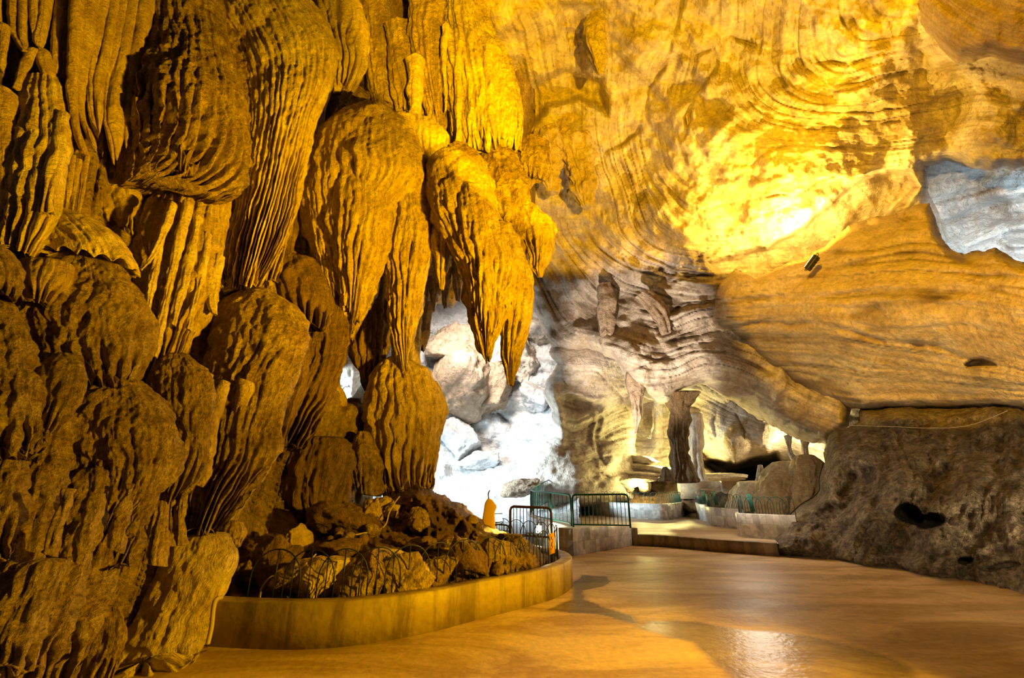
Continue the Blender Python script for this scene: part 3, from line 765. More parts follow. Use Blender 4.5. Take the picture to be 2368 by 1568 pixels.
# ---------------------------------------------------------------- floors
def concrete_mat(name, c1, c2, wet=None, px=1.0, drip=False):
    m = bpy.data.materials.new(name); m.use_nodes = True
    nt = m.node_tree; L = nt.links; b = nt.nodes['Principled BSDF']
    g = N(nt, 'ShaderNodeNewGeometry')
    mp = N(nt, 'ShaderNodeMapping'); mp.inputs['Scale'].default_value = (4.5, 4.5, 0.7) if drip else (0.5, 1.5, 1); mp.inputs['Rotation'].default_value = (0, 0, 0.25)
    L.new(g.outputs['Position'], mp.inputs['Vector'])
    n1 = N(nt, 'ShaderNodeTexNoise'); n1.inputs['Scale'].default_value = 0.9; n1.inputs['Detail'].default_value = 8; n1.inputs['Roughness'].default_value = 0.68; n1.inputs['Distortion'].default_value = 0.6
    L.new(mp.outputs['Vector'], n1.inputs['Vector'])
    n2 = N(nt, 'ShaderNodeTexNoise'); n2.inputs['Scale'].default_value = 14; n2.inputs['Detail'].default_value = 6
    L.new(g.outputs['Position'], n2.inputs['Vector'])
    r = N(nt, 'ShaderNodeMapRange'); r.inputs[1].default_value = 0.44; r.inputs[2].default_value = 0.58
    L.new(n1.outputs['Fac'], r.inputs[0])
    mx = N(nt, 'ShaderNodeMix'); mx.data_type = 'RGBA'; mx.inputs[6].default_value = (*c1, 1); mx.inputs[7].default_value = (*c2, 1)
    L.new(r.outputs[0], mx.inputs[0])
    r2 = N(nt, 'ShaderNodeMapRange'); r2.inputs[1].default_value = 0.3; r2.inputs[2].default_value = 0.7; r2.inputs[3].default_value = 0.86; r2.inputs[4].default_value = 1.1
    L.new(n2.outputs['Fac'], r2.inputs[0])
    v = N(nt, 'ShaderNodeVectorMath'); v.operation = 'SCALE'; L.new(mx.outputs[2], v.inputs[0]); L.new(r2.outputs[0], v.inputs['Scale'])
    out = v.outputs[0]
    rr = N(nt, 'ShaderNodeMapRange'); rr.inputs[3].default_value = 0.42; rr.inputs[4].default_value = 0.62
    L.new(n1.outputs['Fac'], rr.inputs[0]); ro = rr.outputs[0]
    if wet:
        at_ = N(nt, 'ShaderNodeAttribute'); at_.attribute_name = 'vein'
        mw = N(nt, 'ShaderNodeMix'); mw.data_type = 'RGBA'; mw.blend_type = 'MULTIPLY'; mw.inputs[7].default_value = (*wet, 1)
        L.new(at_.outputs['Fac'], mw.inputs[0]); L.new(out, mw.inputs[6]); out = mw.outputs[2]
        mr = N(nt, 'ShaderNodeMix'); mr.data_type = 'FLOAT'; mr.inputs[3].default_value = 0.2
        L.new(at_.outputs['Fac'], mr.inputs[0]); L.new(ro, mr.inputs[2]); ro = mr.outputs[0]
    L.new(out, b.inputs['Base Color']); L.new(ro, b.inputs['Roughness'])
    b.inputs['Specular IOR Level'].default_value = 0.4
    bp = N(nt, 'ShaderNodeBump'); bp.inputs['Distance'].default_value = 0.006
    L.new(n2.outputs['Fac'], bp.inputs['Height']); L.new(bp.outputs[0], b.inputs['Normal'])
    return m


def floor_grid(name, x0, x1, y0, y1, st, zfun, keepfun, mat, wetfun=None):
    xs = np.arange(x0, x1 + st, st); ys = np.arange(y0, y1 + st, st)
    X, Y = np.meshgrid(xs, ys); Z = zfun(X, Y)
    k = keepfun(X, Y)
    ny, nx = X.shape; idx = np.arange(ny * nx).reshape(ny, nx)
    k4 = k[:-1, :-1] & k[1:, :-1] & k[1:, 1:] & k[:-1, 1:]
    q = np.stack([idx[:-1, :-1], idx[:-1, 1:], idx[1:, 1:], idx[1:, :-1]], -1)[k4]
    used = np.unique(q); rm = np.full(ny * nx, -1); rm[used] = np.arange(len(used)); q = rm[q]
    V = np.stack([X, Y, Z], -1).reshape(-1, 3)[used]
    wv = wetfun(X, Y).ravel()[used] if wetfun else None
    o = mesh_np(name, V, q, mat, V[:, :2], wv)
    return tag(o, kind='structure')


floor_mat = concrete_mat('floor_concrete', (0.72, 0.54, 0.32), (0.44, 0.29, 0.14), wet=(0.30, 0.31, 0.28))
# outlines of the wet patches on the floor, in floor metres
def zpath(pts, z=0.0):
    return [tuple(on_z(a, b, z)[:2]) for a, b in pts]
puddle = zpath([(1470, 1450), (1500, 1432), (1620, 1436), (1740, 1455), (1900, 1475), (2010, 1500), (2100, 1530), (2135, 1568), (2050, 1600), (1750, 1610), (1640, 1540), (1590, 1490), (1500, 1462)])
stain = zpath([(1262, 1412), (1310, 1385), (1328, 1345), (1345, 1330), (1410, 1333), (1425, 1345), (1400, 1357), (1360, 1366), (1358, 1385), (1400, 1405), (1460, 1425), (1480, 1448), (1410, 1425), (1330, 1420)])


def wet(X, Y):
    a = fbm(X * 2.2, Y * 2.2, 3.0, 3) * 0.10
    d1, i1 = polydist(X, Y, puddle, True); d2, i2 = polydist(X, Y, stain, True)
    s1 = np.where(i1, d1, -d1) + a; s2 = np.where(i2, d2, -d2) + a
    base = 0.35 * sstep(0.1, 0.45, fbm(X * 0.8 + 3, Y * 1.6, 8.0, 3))
    return np.maximum(np.maximum(sstep(-0.02, 0.08, s1) * 0.8, sstep(-0.02, 0.05, s2)), base * 0.5)


W0 = on_z(1462, 1262); W1 = on_z(1327, 1286)
fl_poly = [(-9, 0.3), (16, 0.3), (16, 16)] + zpath([(1900, 1288), (1780, 1284), (1650, 1276), (1560, 1267), (1465, 1261), (1327, 1285), (1286, 1289)]) + [(-2.0, 9.2), (-9, 9.2)]
floor_grid('floor', -9, 14, 0.4, 13.2, 0.05, lambda X, Y: 0.006 * fbm(X, Y, 1.0, 2), lambda X, Y: polydist(X, Y, fl_poly, True)[1], floor_mat, wet)
PZ = 0.25
plat_front = zpath([(1465, 1262), (1560, 1268), (1650, 1277), (1782, 1286), (1900, 1290)])
rail_base = [tuple(at(1325, 1217, 12.4)[:2]), tuple(at(1275, 1206, 13.6)[:2]), tuple(at(1240, 1198, 15.0)[:2]), tuple(at(1226, 1192, 16.4)[:2]), tuple(at(1240, 1180, 18.5)[:2]), tuple(at(1268, 1165, 20.5)[:2]), tuple(at(1292, 1150, 23)[:2])]
W0a = (W0.x - 0.02, W0.y)
pl_poly = [(a, b + 0.12) for a, b in plat_front] + [(16, 12.5), (24, 40), (0.5, 40)] + rail_base[::-1] + [W0a]
floor_grid('floor_upper', -1, 22, 9, 36, 0.1, lambda X, Y: PZ + 0.006 * fbm(X, Y, 1.0, 2), lambda X, Y: polydist(X, Y, pl_poly, True)[1], concrete_mat('platform_concrete', (0.52, 0.39, 0.25), (0.36, 0.25, 0.15)), None)


def ribbon(name, pts, z0, z1, th, mat, side=1, parent=None, smooth=False, subdiv=0, taper=0.0):
    """solid wall along a plan path; z0/z1 scalars or per point lists; UVs in metres"""
    pts = np.asarray(pts, float)
    n = len(pts)
    z0 = np.full(n, z0) if np.isscalar(z0) else np.asarray(z0, float)
    z1 = np.full(n, z1) if np.isscalar(z1) else np.asarray(z1, float)
    if subdiv:
        m = (n - 1) * subdiv + 1
        q = catmull(np.column_stack([pts, z0, z1]), m); pts = q[:, :2]; z0 = q[:, 2]; z1 = q[:, 3]; n = m
    t = np.gradient(pts, axis=0); t /= np.linalg.norm(t, axis=1, keepdims=True)
    nr = np.stack([-t[:, 1], t[:, 0]], 1) * side
    inn = pts + nr * th
    s = np.concatenate([[0], np.cumsum(np.linalg.norm(np.diff(pts, axis=0), axis=1))])
    c = 0.012
    prof = [(0 - taper, 'z0', 0), (0, 'z1', -c), (c, 'z1', 0), (th - c, 'z1', 0), (th, 'z1', -c), (th, 'z0', 0)]
    V = []; UV = []
    for off, zz, dz in prof:
        zz_ = z0 if zz == 'z0' else z1
        P = pts + nr * off
        V.append(np.column_stack([P, zz_ + dz])); UV.append(np.column_stack([s, zz_ + dz + (off if zz == 'z1' else 0)]))
    V = np.stack(V, 1); UV = np.stack(UV, 1)
    k = len(prof); idx = np.arange(n * k).reshape(n, k)
    a = idx[:-1]; b = idx[1:]
    F = np.stack([a, b, np.roll(b, -1, 1), np.roll(a, -1, 1)], -1).reshape(-1, 4)
    capF = []
    for r in (idx[0], idx[-1]):
        capF += [(r[0], r[1], r[4], r[5]), (r[1], r[2], r[3], r[4])]
    F = np.vstack([F, capF])
    V = V.reshape(-1, 3)
    if parent is not None: V = local(V, parent)
    return mesh_np(name, V, F, mat, UV.reshape(-1, 2), None, parent, smooth=smooth)


def tile_mat():
    m = bpy.data.materials.new('marble_tiles'); m.use_nodes = True
    nt = m.node_tree; L = nt.links; b = nt.nodes['Principled BSDF']
    uv = N(nt, 'ShaderNodeUVMap'); uv.uv_map = 'flow'
    br = N(nt, 'ShaderNodeTexBrick'); br.offset = 0.37; br.inputs['Scale'].default_value = 1.0
    br.inputs['Brick Width'].default_value = 0.16; br.inputs['Row Height'].default_value = 0.30
    br.inputs['Mortar Size'].default_value = 0.004
    br.inputs['Color1'].default_value = (0.80, 0.76, 0.70, 1); br.inputs['Color2'].default_value = (0.24, 0.23, 0.23, 1); br.inputs['Mortar'].default_value = (0.5, 0.46, 0.4, 1)
    br.inputs['Bias'].default_value = -0.35
    L.new(uv.outputs['UV'], br.inputs['Vector'])
    g = N(nt, 'ShaderNodeNewGeometry'); n = N(nt, 'ShaderNodeTexNoise'); n.inputs['Scale'].default_value = 4; n.inputs['Detail'].default_value = 6; n.inputs['Distortion'].default_value = 1.5
    L.new(g.outputs['Position'], n.inputs['Vector'])
    r = N(nt, 'ShaderNodeMapRange'); r.inputs[1].default_value = 0.35; r.inputs[2].default_value = 0.65; r.inputs[3].default_value = 0.7; r.inputs[4].default_value = 1.12
    L.new(n.outputs['Fac'], r.inputs[0]); v = N(nt, 'ShaderNodeVectorMath'); v.operation = 'SCALE'
    L.new(br.outputs['Color'], v.inputs[0]); L.new(r.outputs[0], v.inputs['Scale']); L.new(v.outputs[0], b.inputs['Base Color'])
    b.inputs['Roughness'].default_value = 0.35
    return m
TILE = tile_mat()

# ================================================================ FLOWSTONE, STALACTITES, COLUMNS
_lf = rbf_fit(np.array(left_depth)[:, :2], 1.0 / np.array(left_depth)[:, 2], 1e-4)


def YL(x, y):
    return float(1.0 / rbf_eval(_lf, np.array([x], float), np.array([y], float))[0])


def lt(name, label, cat, rows, off=0.1, off1=None, **kw):
    """a flowstone body on the left wall"""
    r0, r1 = rows[0], rows[-1]
    off1 = off if off1 is None else off1
    Y0 = YL((r0[0] + r0[2]) / 2, (r0[1] + r0[3]) / 2) - off
    Y1 = YL((r1[0] + r1[2]) / 2, (r1[1] + r1[3]) / 2) - off1
    kw.setdefault('thick', 0.55)
    if cat == 'flowstone': kw.setdefault('fringe', 10)
    return tube(name, rows, Y0, Y1, label=label, cat=cat, **kw)


# --- thin fins in the top left corner
fins = [
    ([(-30, -60, 0, -60), (-28, 40, -2, 40), (-10, 70, 14, 72), (8, 92, 16, 92)], 'short pale fin touching the left edge, high in the corner'),
    ([(18, -60, 42, -60), (20, 60, 40, 60), (34, 98, 50, 100), (52, 122, 66, 122)], 'slim yellow fin second from the left edge at the top corner'),
    ([(44, -60, 64, -60), (42, 40, 62, 50), (46, 90, 62, 95), (58, 118, 70, 118)], 'slim yellow fin third from the left edge at the top corner'),
    ([(68, -60, 94, -60), (66, 30, 90, 40), (72, 72, 84, 74), (76, 84, 80, 84)], 'pointed fin that tapers to a tip above the dark hole, top left'),
    ([(94, -60, 128, -60), (86, 40, 112, 50), (78, 95, 98, 98), (84, 106, 92, 106)], 'grey sided fin beside the pointed one, top left corner'),
    ([(134, -60, 168, -60), (126, 70, 148, 70), (118, 150, 138, 158), (120, 172, 132, 175)], 'long narrow fin ending left of the deep black gap'),
    ([(152, -60, 182, -60), (150, 60, 166, 60), (142, 130, 156, 130), (142, 176, 150, 178)], 'darker fin in the shadow beside the comb of curved blades'),
    ([(0, 60, 22, 60), (0, 120, 14, 120), (-6, 160, 8, 165)], 'small brown spur at the left edge below the corner fins'),
    ([(62, 118, 86, 112), (46, 160, 62, 160), (30, 205, 44, 205)], 'slanting brown strut crossing the dark hole, top left'),
    ([(92, 118, 112, 118), (90, 150, 122, 150), (100, 176, 124, 176)], 'rounded brown knob beside the black hole, top left'),
]
for rows, lab in fins:
    lt('flowstone_fin', lab, 'stalactite', rows, 0.5, thick=0.9, nfl=3, fl=2.5, rough=2.2, mat='ochre', group=None)

blades = [
    ([(165, -60, 200, -60), (163, 80, 188, 80), (157, 200, 176, 200), (160, 270, 184, 285), (172, 320, 196, 330), (190, 356, 204, 356)], 'outermost curved blade on the left of the hanging comb'),
    ([(198, -60, 238, -60), (186, 100, 214, 100), (175, 190, 200, 190), (178, 260, 200, 270), (198, 310, 216, 315), (218, 350, 224, 352)], 'second curved blade of the comb, with a pale grey front edge'),
    ([(238, -60, 266, -60), (213, 110, 232, 110), (204, 200, 220, 200), (206, 270, 220, 275), (216, 300, 228, 312)], 'third, narrower blade of the hanging comb'),
    ([(264, -60, 286, -60), (240, 110, 256, 110), (219, 190, 238, 190), (222, 262, 236, 268), (225, 300, 230, 310)], 'fourth blade of the comb, ending in a thin drip'),
    ([(284, -60, 312, -60), (261, 100, 281, 100), (240, 180, 260, 190), (239, 270, 256, 275), (248, 330, 264, 345), (260, 378, 265, 380)], 'fifth blade, the longest thin one reaching lowest in the comb'),
    ([(306, -60, 345, -60), (280, 100, 306, 100), (258, 200, 290, 200), (250, 280, 284, 280), (260, 335, 277, 342), (267, 368, 271, 370)], 'broad blade with a lavender grey face at the comb centre'),
    ([(330, -60, 372, -60), (310, 90, 338, 100), (290, 180, 318, 170), (287, 250, 310, 245), (288, 300, 300, 300), (290, 340, 292, 342)], 'last blade of the comb beside the big rough drapery'),
]
for rows, lab in blades:
    lt('drapery_blade', lab, 'stalactite', rows, 0.75, thick=1.1, nfl=2, fl=2.5, rough=1.8, mat='ochre', group=None)
lt('flowstone_drapery', 'stub of small drips hanging under the left blades of the comb', 'flowstone', [(196, 270, 232, 280), (206, 300, 240, 310), (212, 330, 236, 345)], 0.4, nfl=4, fl=4, fringe=8, mat='ochre')

# --- big drapery masses
lt('flowstone_drapery', 'broad rough drapery at the upper left ending in a ragged toothed lip over a hollow', 'flowstone',
   [(345, -100, 520, -100), (345, 40, 520, 60), (330, 150, 555, 190), (306, 240, 572, 290), (292, 320, 556, 400), (294, 390, 480, 450), (298, 440, 405, 432)], 0.45, nfl=17, fl=9, a0=0.25, rough=7, fringe=16, mat='ochre_rough', thick=0.6, lump=10)
lt('flowstone_drapery', 'great golden drapery with fine parallel pleats, left of the hanging cluster', 'flowstone',
   [(470, -110, 640, -110), (470, -20, 690, -30), (488, 80, 748, 60), (545, 190, 776, 120), (558, 290, 768, 195), (552, 390, 728, 300), (538, 500, 694, 430), (522, 590, 654, 545), (532, 670, 594, 665)], 0.35, nfl=24, fl=8, a0=0.6, rough=4, fringe=14, mat='ochre_pale', thick=0.55, lump=7)
lt('flowstone_drapery', 'long sloping flow of slanted ribs running down the middle of the left wall', 'flowstone',
   [(400, 400, 560, 360), (345, 480, 525, 500), (316, 570, 508, 600), (316, 640, 500, 700), (322, 740, 440, 790), (300, 860, 400, 900)], 0.35, nfl=13, fl=9, a0=0.5, rough=5, mat='ochre', lump=6)
lt('flowstone_drapery', 'narrow pleat of pale rock down the right flank of the golden drapery', 'flowstone',
   [(618, 330, 668, 345), (602, 410, 668, 400), (590, 500, 640, 500), (572, 590, 612, 600), (566, 655, 588, 660)], 0.75, nfl=5, fl=7, rough=5, mat='ochre_pale', thick=0.7)
lt('flowstone_drapery', 'dim olive curtain in shadow at the right flank of the golden drapery', 'flowstone',
   [(690, 200, 745, 200), (672, 320, 716, 320), (650, 440, 694, 440), (620, 560, 666, 560), (596, 650, 640, 650)], 0.1, nfl=6, fl=5, rough=3, mat='ochre')
lt('flowstone_drapery', 'slanted fluted column at the left edge below the black hole', 'flowstone',
   [(62, 190, 138, 180), (48, 260, 152, 262), (34, 340, 150, 350), (22, 430, 132, 430), (14, 510, 122, 500), (14, 580, 70, 590)], 0.35, nfl=8, fl=9, a0=0.7, rough=4, mat='ochre_pale', thick=0.6)
lt('flowstone_drapery', 'pale ribbon of stone on the right side of the slanted fluted column', 'flowstone',
   [(128, 262, 156, 262), (112, 350, 148, 360), (102, 430, 126, 440), (96, 490, 118, 490)], 0.75, nfl=3, fl=4, rough=3, mat='ochre_pale')
lt('flowstone_drapery', 'shadowed fluted curtain cut by the left edge, level with the comb', 'flowstone',
   [(-60, 210, 36, 215), (-60, 300, 28, 300), (-60, 420, 10, 420), (-60, 520, 0, 520)], 0.2, nfl=6, fl=7, rough=5, mat='ochre')
for i, (rows, lab) in enumerate([([(160, 360, 176, 360), (152, 430, 166, 430), (146, 490, 156, 490)], 'thin dark rod hanging in the hollow, leftmost of three'),
                                 ([(176, 370, 190, 370), (166, 430, 178, 430), (160, 496, 168, 496)], 'thin dark rod hanging in the hollow, middle of three'),
                                 ([(190, 360, 208, 360), (184, 430, 198, 430), (174, 500, 184, 500)], 'thin dark rod hanging in the hollow, rightmost of three')]):
    lt('stalactite', lab, 'stalactite', rows, 0.5, nfl=2, fl=2, rough=2, mat='ochre')
lt('flowstone_drapery', 'dark recessed curtain at the back of the hollow under the toothed drapery', 'flowstone', [(200, 380, 300, 370), (196, 460, 315, 450), (205, 520, 310, 560)], -0.25, nfl=6, fl=6, rough=7, mat='ochre')

# --- mounds on the left
M_ = 'flowstone_mound'
lt(M_, 'smooth pale topped mound under the slanted fluted column', 'flowstone',
   [(100, 492, 170, 488), (84, 530, 240, 520), (78, 570, 300, 580), (82, 602, 316, 620)], 0.45, nfl=7, fl=6, a0=0.5, rough=5, mat='ochre_pale', cap0=0.3, lump=6)
lt(M_, 'wide rough mound with deep slanted grooves in the middle of the left wall', 'flowstone',
   [(90, 628, 280, 622), (30, 680, 326, 690), (10, 740, 334, 760), (20, 810, 326, 820), (60, 880, 300, 890)], 0.55, nfl=14, fl=10, a0=0.25, rough=10, mat='ochre_rough', cap0=0.25, lump=8)
lt(M_, 'small fringed bulge with short drips at the left edge', 'flowstone',
   [(-60, 560, 30, 585), (-70, 620, 50, 630), (-70, 680, 34, 690)], 0.75, nfl=7, fl=8, a0=0.4, rough=6, fringe=12, mat='ochre_rough')
lt('flowstone_drapery', 'short dark fringe of drips between the two upper mounds on the left', 'flowstone',
   [(40, 615, 160, 610), (36, 650, 150, 650), (60, 690, 110, 700)], 0.75, nfl=8, fl=8, rough=4, fringe=14, mat='ochre')
lt(M_, 'knobbly brown column of rock at the far left edge, half way down', 'flowstone',
   [(-80, 690, 30, 700), (-90, 780, 60, 790), (-90, 860, 74, 870), (-80, 940, 84, 960), (-80, 1060, 60, 1060)], 0.55, nfl=9, fl=8, rough=11, mat='ochre_rough', lump=12)
lt(M_, 'little capped lump beside the left edge, above the big round mound', 'flowstone',
   [(118, 822, 170, 820), (100, 850, 188, 850), (84, 900, 172, 920), (86, 980, 120, 990)], 0.8, nfl=6, fl=6, rough=6, mat='ochre_rough')
lt(M_, 'big round brown mound bulging out of the lower left wall', 'flowstone',
   [(215, 888, 320, 885), (130, 930, 378, 945), (100, 985, 406, 1010), (96, 1050, 408, 1060), (110, 1120, 380, 1120), (120, 1200, 320, 1190), (140, 1290, 250, 1290)], 0.7, 0.4, nfl=17, fl=13, a0=0.2, rough=11, mat='ochre_rough', cap0=0.3, lump=12)
lt(M_, 'domed mound with a smooth shoulder right of the slanted ribs', 'flowstone',
   [(548, 672, 610, 668), (510, 710, 676, 702), (498, 760, 706, 748), (486, 820, 704, 800), (470, 900, 668, 880), (452, 980, 640, 970), (430, 1060, 612, 1060), (410, 1150, 560, 1140), (420, 1230, 500, 1230)], 0.6, 0.5, nfl=18, fl=11, a0=0.15, rough=8, mat='ochre_rough', cap0=0.3, lump=8, fringe=10)
lt(M_, 'smaller dark hump tucked against the left side of the domed mound', 'flowstone',
   [(382, 826, 440, 822), (352, 870, 482, 868), (346, 930, 490, 930), (366, 990, 480, 1000), (384, 1070, 460, 1080), (392, 1130, 420, 1130)], 0.95, 0.7, nfl=10, fl=9, a0=0.3, rough=8, mat='ochre_rough', cap0=0.3)
# folds running down left from the mounds
folds = [
    ([(0, 930, 60, 940), (-20, 1040, 60, 1040), (-60, 1180, 40, 1180), (-80, 1300, 0, 1300)], 'brown rock fold dropping along the left edge', 0.55),
    ([(90, 960, 150, 960), (60, 1080, 140, 1080), (20, 1220, 110, 1220), (-30, 1360, 60, 1360), (-60, 1500, 10, 1500)], 'second fold from the left edge, heavily crusted', 0.6),
    ([(180, 1090, 250, 1080), (140, 1200, 230, 1200), (90, 1320, 190, 1320), (30, 1460, 140, 1460), (-10, 1600, 90, 1600)], 'long crusted fold leaning left under the round mound', 0.7),
    ([(270, 1080, 330, 1070), (240, 1180, 310, 1180), (190, 1290, 270, 1290), (130, 1400, 220, 1400), (90, 1520, 180, 1520), (70, 1620, 140, 1620)], 'pale edged fold sweeping down to the floor at the bottom left', 0.6),
    ([(340, 1060, 392, 1050), (318, 1140, 360, 1140), (280, 1230, 330, 1230), (250, 1310, 300, 1310)], 'narrow fold on the right side of the round mound', 0.75),
    ([(60, 1300, 150, 1300), (0, 1420, 100, 1420), (-50, 1560, 60, 1560)], 'low crusted fold in the bottom left corner', 0.85),
]
for rows, lab, of in folds:
    lt('rock_fold', lab, 'flowstone', rows, of, nfl=5, fl=9, a0=0.7, rough=11, mat='ochre_rough', thick=0.8, lump=6)
# slim legs between the round mound and the foot of the domed mound
legs = [
    ([(372, 1120, 400, 1110), (352, 1180, 384, 1180), (346, 1240, 378, 1240), (336, 1300, 384, 1310)], 'pale slim leg of stone next to the round mound'),
    ([(400, 1100, 424, 1100), (386, 1160, 404, 1160), (382, 1220, 400, 1220), (380, 1262, 404, 1262)], 'thin leg with a knobbly knee, second from the round mound'),
    ([(424, 1090, 450, 1090), (408, 1160, 430, 1160), (404, 1220, 424, 1220), (400, 1260, 428, 1260)], 'thin pale leg of stone in the dark niche'),
    ([(450, 1060, 500, 1060), (440, 1120, 486, 1120), (450, 1180, 478, 1180), (446, 1240, 476, 1240)], 'broad central leg with a pale front under the domed mound'),
    ([(500, 1040, 540, 1040), (490, 1120, 520, 1120), (486, 1190, 508, 1190), (484, 1250, 512, 1256)], 'dark narrow leg right of the broad one'),
    ([(548, 1020, 640, 1000), (540, 1080, 626, 1080), (526, 1140, 580, 1140), (512, 1200, 548, 1200), (500, 1250, 530, 1250)], 'wide grey leg narrowing down to a point above the planter wall end'),
    ([(600, 960, 642, 950), (590, 1040, 640, 1040), (560, 1100, 600, 1110), (550, 1160, 566, 1160)], 'thin curtain strip right of the grey leg'),
]
for rows, lab in legs:
    lt('flowstone_column', lab, 'column', rows, 0.55, nfl=4, fl=5, rough=5, mat='ochre')
lt(M_, 'smooth tan bulge at the foot of the left wall beside the planter end', 'flowstone',
   [(400, 1246, 520, 1240), (378, 1300, 534, 1290), (350, 1360, 510, 1360), (320, 1430, 482, 1430), (250, 1500, 474, 1490), (170, 1580, 430, 1560)], 0.5, 0.25, nfl=5, fl=5, rough=7, mat='ochre_pale', cap0=0.2, lump=14)
lt(M_, 'small crusted knob low on the left wall near the floor', 'flowstone',
   [(236, 1404, 276, 1404), (220, 1440, 288, 1440), (214, 1490, 280, 1500), (190, 1560, 260, 1560)], 0.65, 0.5, nfl=5, fl=4, rough=8, mat='ochre_rough')
lt('flowstone_drapery', 'little shell shaped fringe of drips beside the planter, above the fence end', 'flowstone',
   [(530, 1204, 560, 1208), (522, 1225, 572, 1232), (524, 1248, 560, 1256)], 1.0, nfl=6, fl=4, fringe=10, rough=3, mat='ochre')
# dark wall between the domed mound and the hanging cluster
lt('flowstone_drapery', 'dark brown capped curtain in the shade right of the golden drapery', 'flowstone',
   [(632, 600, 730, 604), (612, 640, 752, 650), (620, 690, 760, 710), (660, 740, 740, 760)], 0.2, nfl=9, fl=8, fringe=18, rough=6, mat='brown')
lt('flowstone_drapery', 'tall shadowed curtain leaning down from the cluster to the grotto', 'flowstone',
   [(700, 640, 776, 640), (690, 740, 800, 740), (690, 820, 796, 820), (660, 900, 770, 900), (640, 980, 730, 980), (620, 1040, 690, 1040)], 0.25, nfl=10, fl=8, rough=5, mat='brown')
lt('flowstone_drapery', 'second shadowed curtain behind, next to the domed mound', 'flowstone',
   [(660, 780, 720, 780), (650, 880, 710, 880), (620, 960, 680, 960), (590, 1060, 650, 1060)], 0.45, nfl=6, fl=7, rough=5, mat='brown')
lt('stalactite', 'olive rod in the dark slot left of the hanging cluster', 'stalactite', [(664, 420, 690, 420), (656, 500, 690, 500), (650, 560, 680, 560), (652, 596, 670, 596)], 0.3, nfl=3, fl=3, rough=5, mat='brown')
lt('flowstone_drapery', 'rough brown rocks above the hanging cluster, next to the golden drapery', 'flowstone', [(745, 200, 830, 205), (725, 250, 860, 240), (716, 300, 800, 300), (716, 350, 770, 350)], 0.3, nfl=6, fl=5, rough=12, mat='ochre_rough')

# --- upper draperies in the middle
SD = 'flowstone_drapery'
tube(SD, [(690, -60, 800, -60), (722, 20, 842, 40), (742, 90, 852, 100), (762, 150, 842, 160), (778, 200, 808, 205)], 9.6, 9.6, nfl=8, fl=8, fringe=10, thick=0.6, mat='ochre_pale', label='smooth bright yellow drapery above the hanging cluster, left side', cat='flowstone')
tube(SD, [(820, -60, 900, -60), (846, 50, 905, 50), (846, 130, 920, 130), (852, 200, 930, 210), (868, 262, 930, 270)], 10.6, 10.6, nfl=8, fl=7, fringe=8, thick=0.5, mat='ochre', label='olive drapery between the bright drapery and the ribbed ones', cat='flowstone')
tube(SD, [(890, 60, 960, 60), (898, 120, 972, 130), (905, 190, 985, 190), (918, 260, 985, 265)], 10.2, 10.2, nfl=7, fl=7, fringe=8, thick=0.55, mat='ochre', label='reddish ribbed drapery with a small knob, above the cluster top', cat='flowstone')
tube(SD, [(935, -80, 1040, -80), (944, 0, 1048, 0), (945, 80, 1040, 80), (958, 160, 1036, 160), (986, 240, 1036, 240), (1000, 280, 1030, 282)], 9.8, 9.9, nfl=9, fl=7, fringe=12, thick=0.55, mat='ochre', label='dim rounded drapery left of the tall pleated one', cat='flowstone')
tube('stalactite', [(940, 140, 984, 140), (944, 190, 980, 190), (946, 240, 976, 240), (950, 268, 974, 272)], 9.6, 9.6, nfl=5, fl=4, mat='ochre_pale', label='short thick rod with a pale tip above the cluster', cat='stalactite')
tube(SD, [(1000, -100, 1100, -100), (1020, -20, 1118, -10), (1030, 60, 1136, 70), (1030, 140, 1178, 150), (1034, 220, 1198, 230), (1046, 290, 1202, 300), (1060, 345, 1196, 355)], 9.7, 10.0, nfl=17, fl=11, a0=0.5, fringe=16, thick=0.6, mat='ochre_pale', label='tall pleated drapery with long bright ribs right of centre top', cat='flowstone')
for rows, lab in [([(1022, 60, 1040, 60), (1020, 140, 1034, 140), (1026, 220, 1036, 220), (1028, 256, 1032, 256)], 'slim rib hanging free at the left side of the tall pleated drapery'),
                  ([(1052, 100, 1072, 100), (1052, 200, 1068, 200), (1054, 290, 1068, 290), (1052, 340, 1068, 342)], 'long bright rib in front of the tall pleated drapery, left one'),
                  ([(1080, 80, 1102, 80), (1080, 180, 1096, 180), (1082, 280, 1094, 280), (1080, 345, 1092, 350)], 'long bright rib in front of the tall pleated drapery, middle one'),
                  ([(1118, 110, 1140, 110), (1120, 220, 1136, 220), (1120, 310, 1134, 310), (1122, 345, 1130, 350)], 'long bright rib in front of the tall pleated drapery, right one')]:
    tube('stalactite', rows, 9.3, 9.5, nfl=3, fl=3, thick=0.9, mat='ochre_pale', rough=3, label=lab, cat='stalactite')
tube('flowstone_drapery', [(1130, 130, 1160, 130), (1140, 180, 1186, 190), (1160, 260, 1204, 260), (1168, 330, 1200, 335)], 10.3, 10.4, nfl=6, fl=6, fringe=10, mat='ochre_pale', label='bright outer edge of the tall pleated drapery where it meets the vault', cat='flowstone')

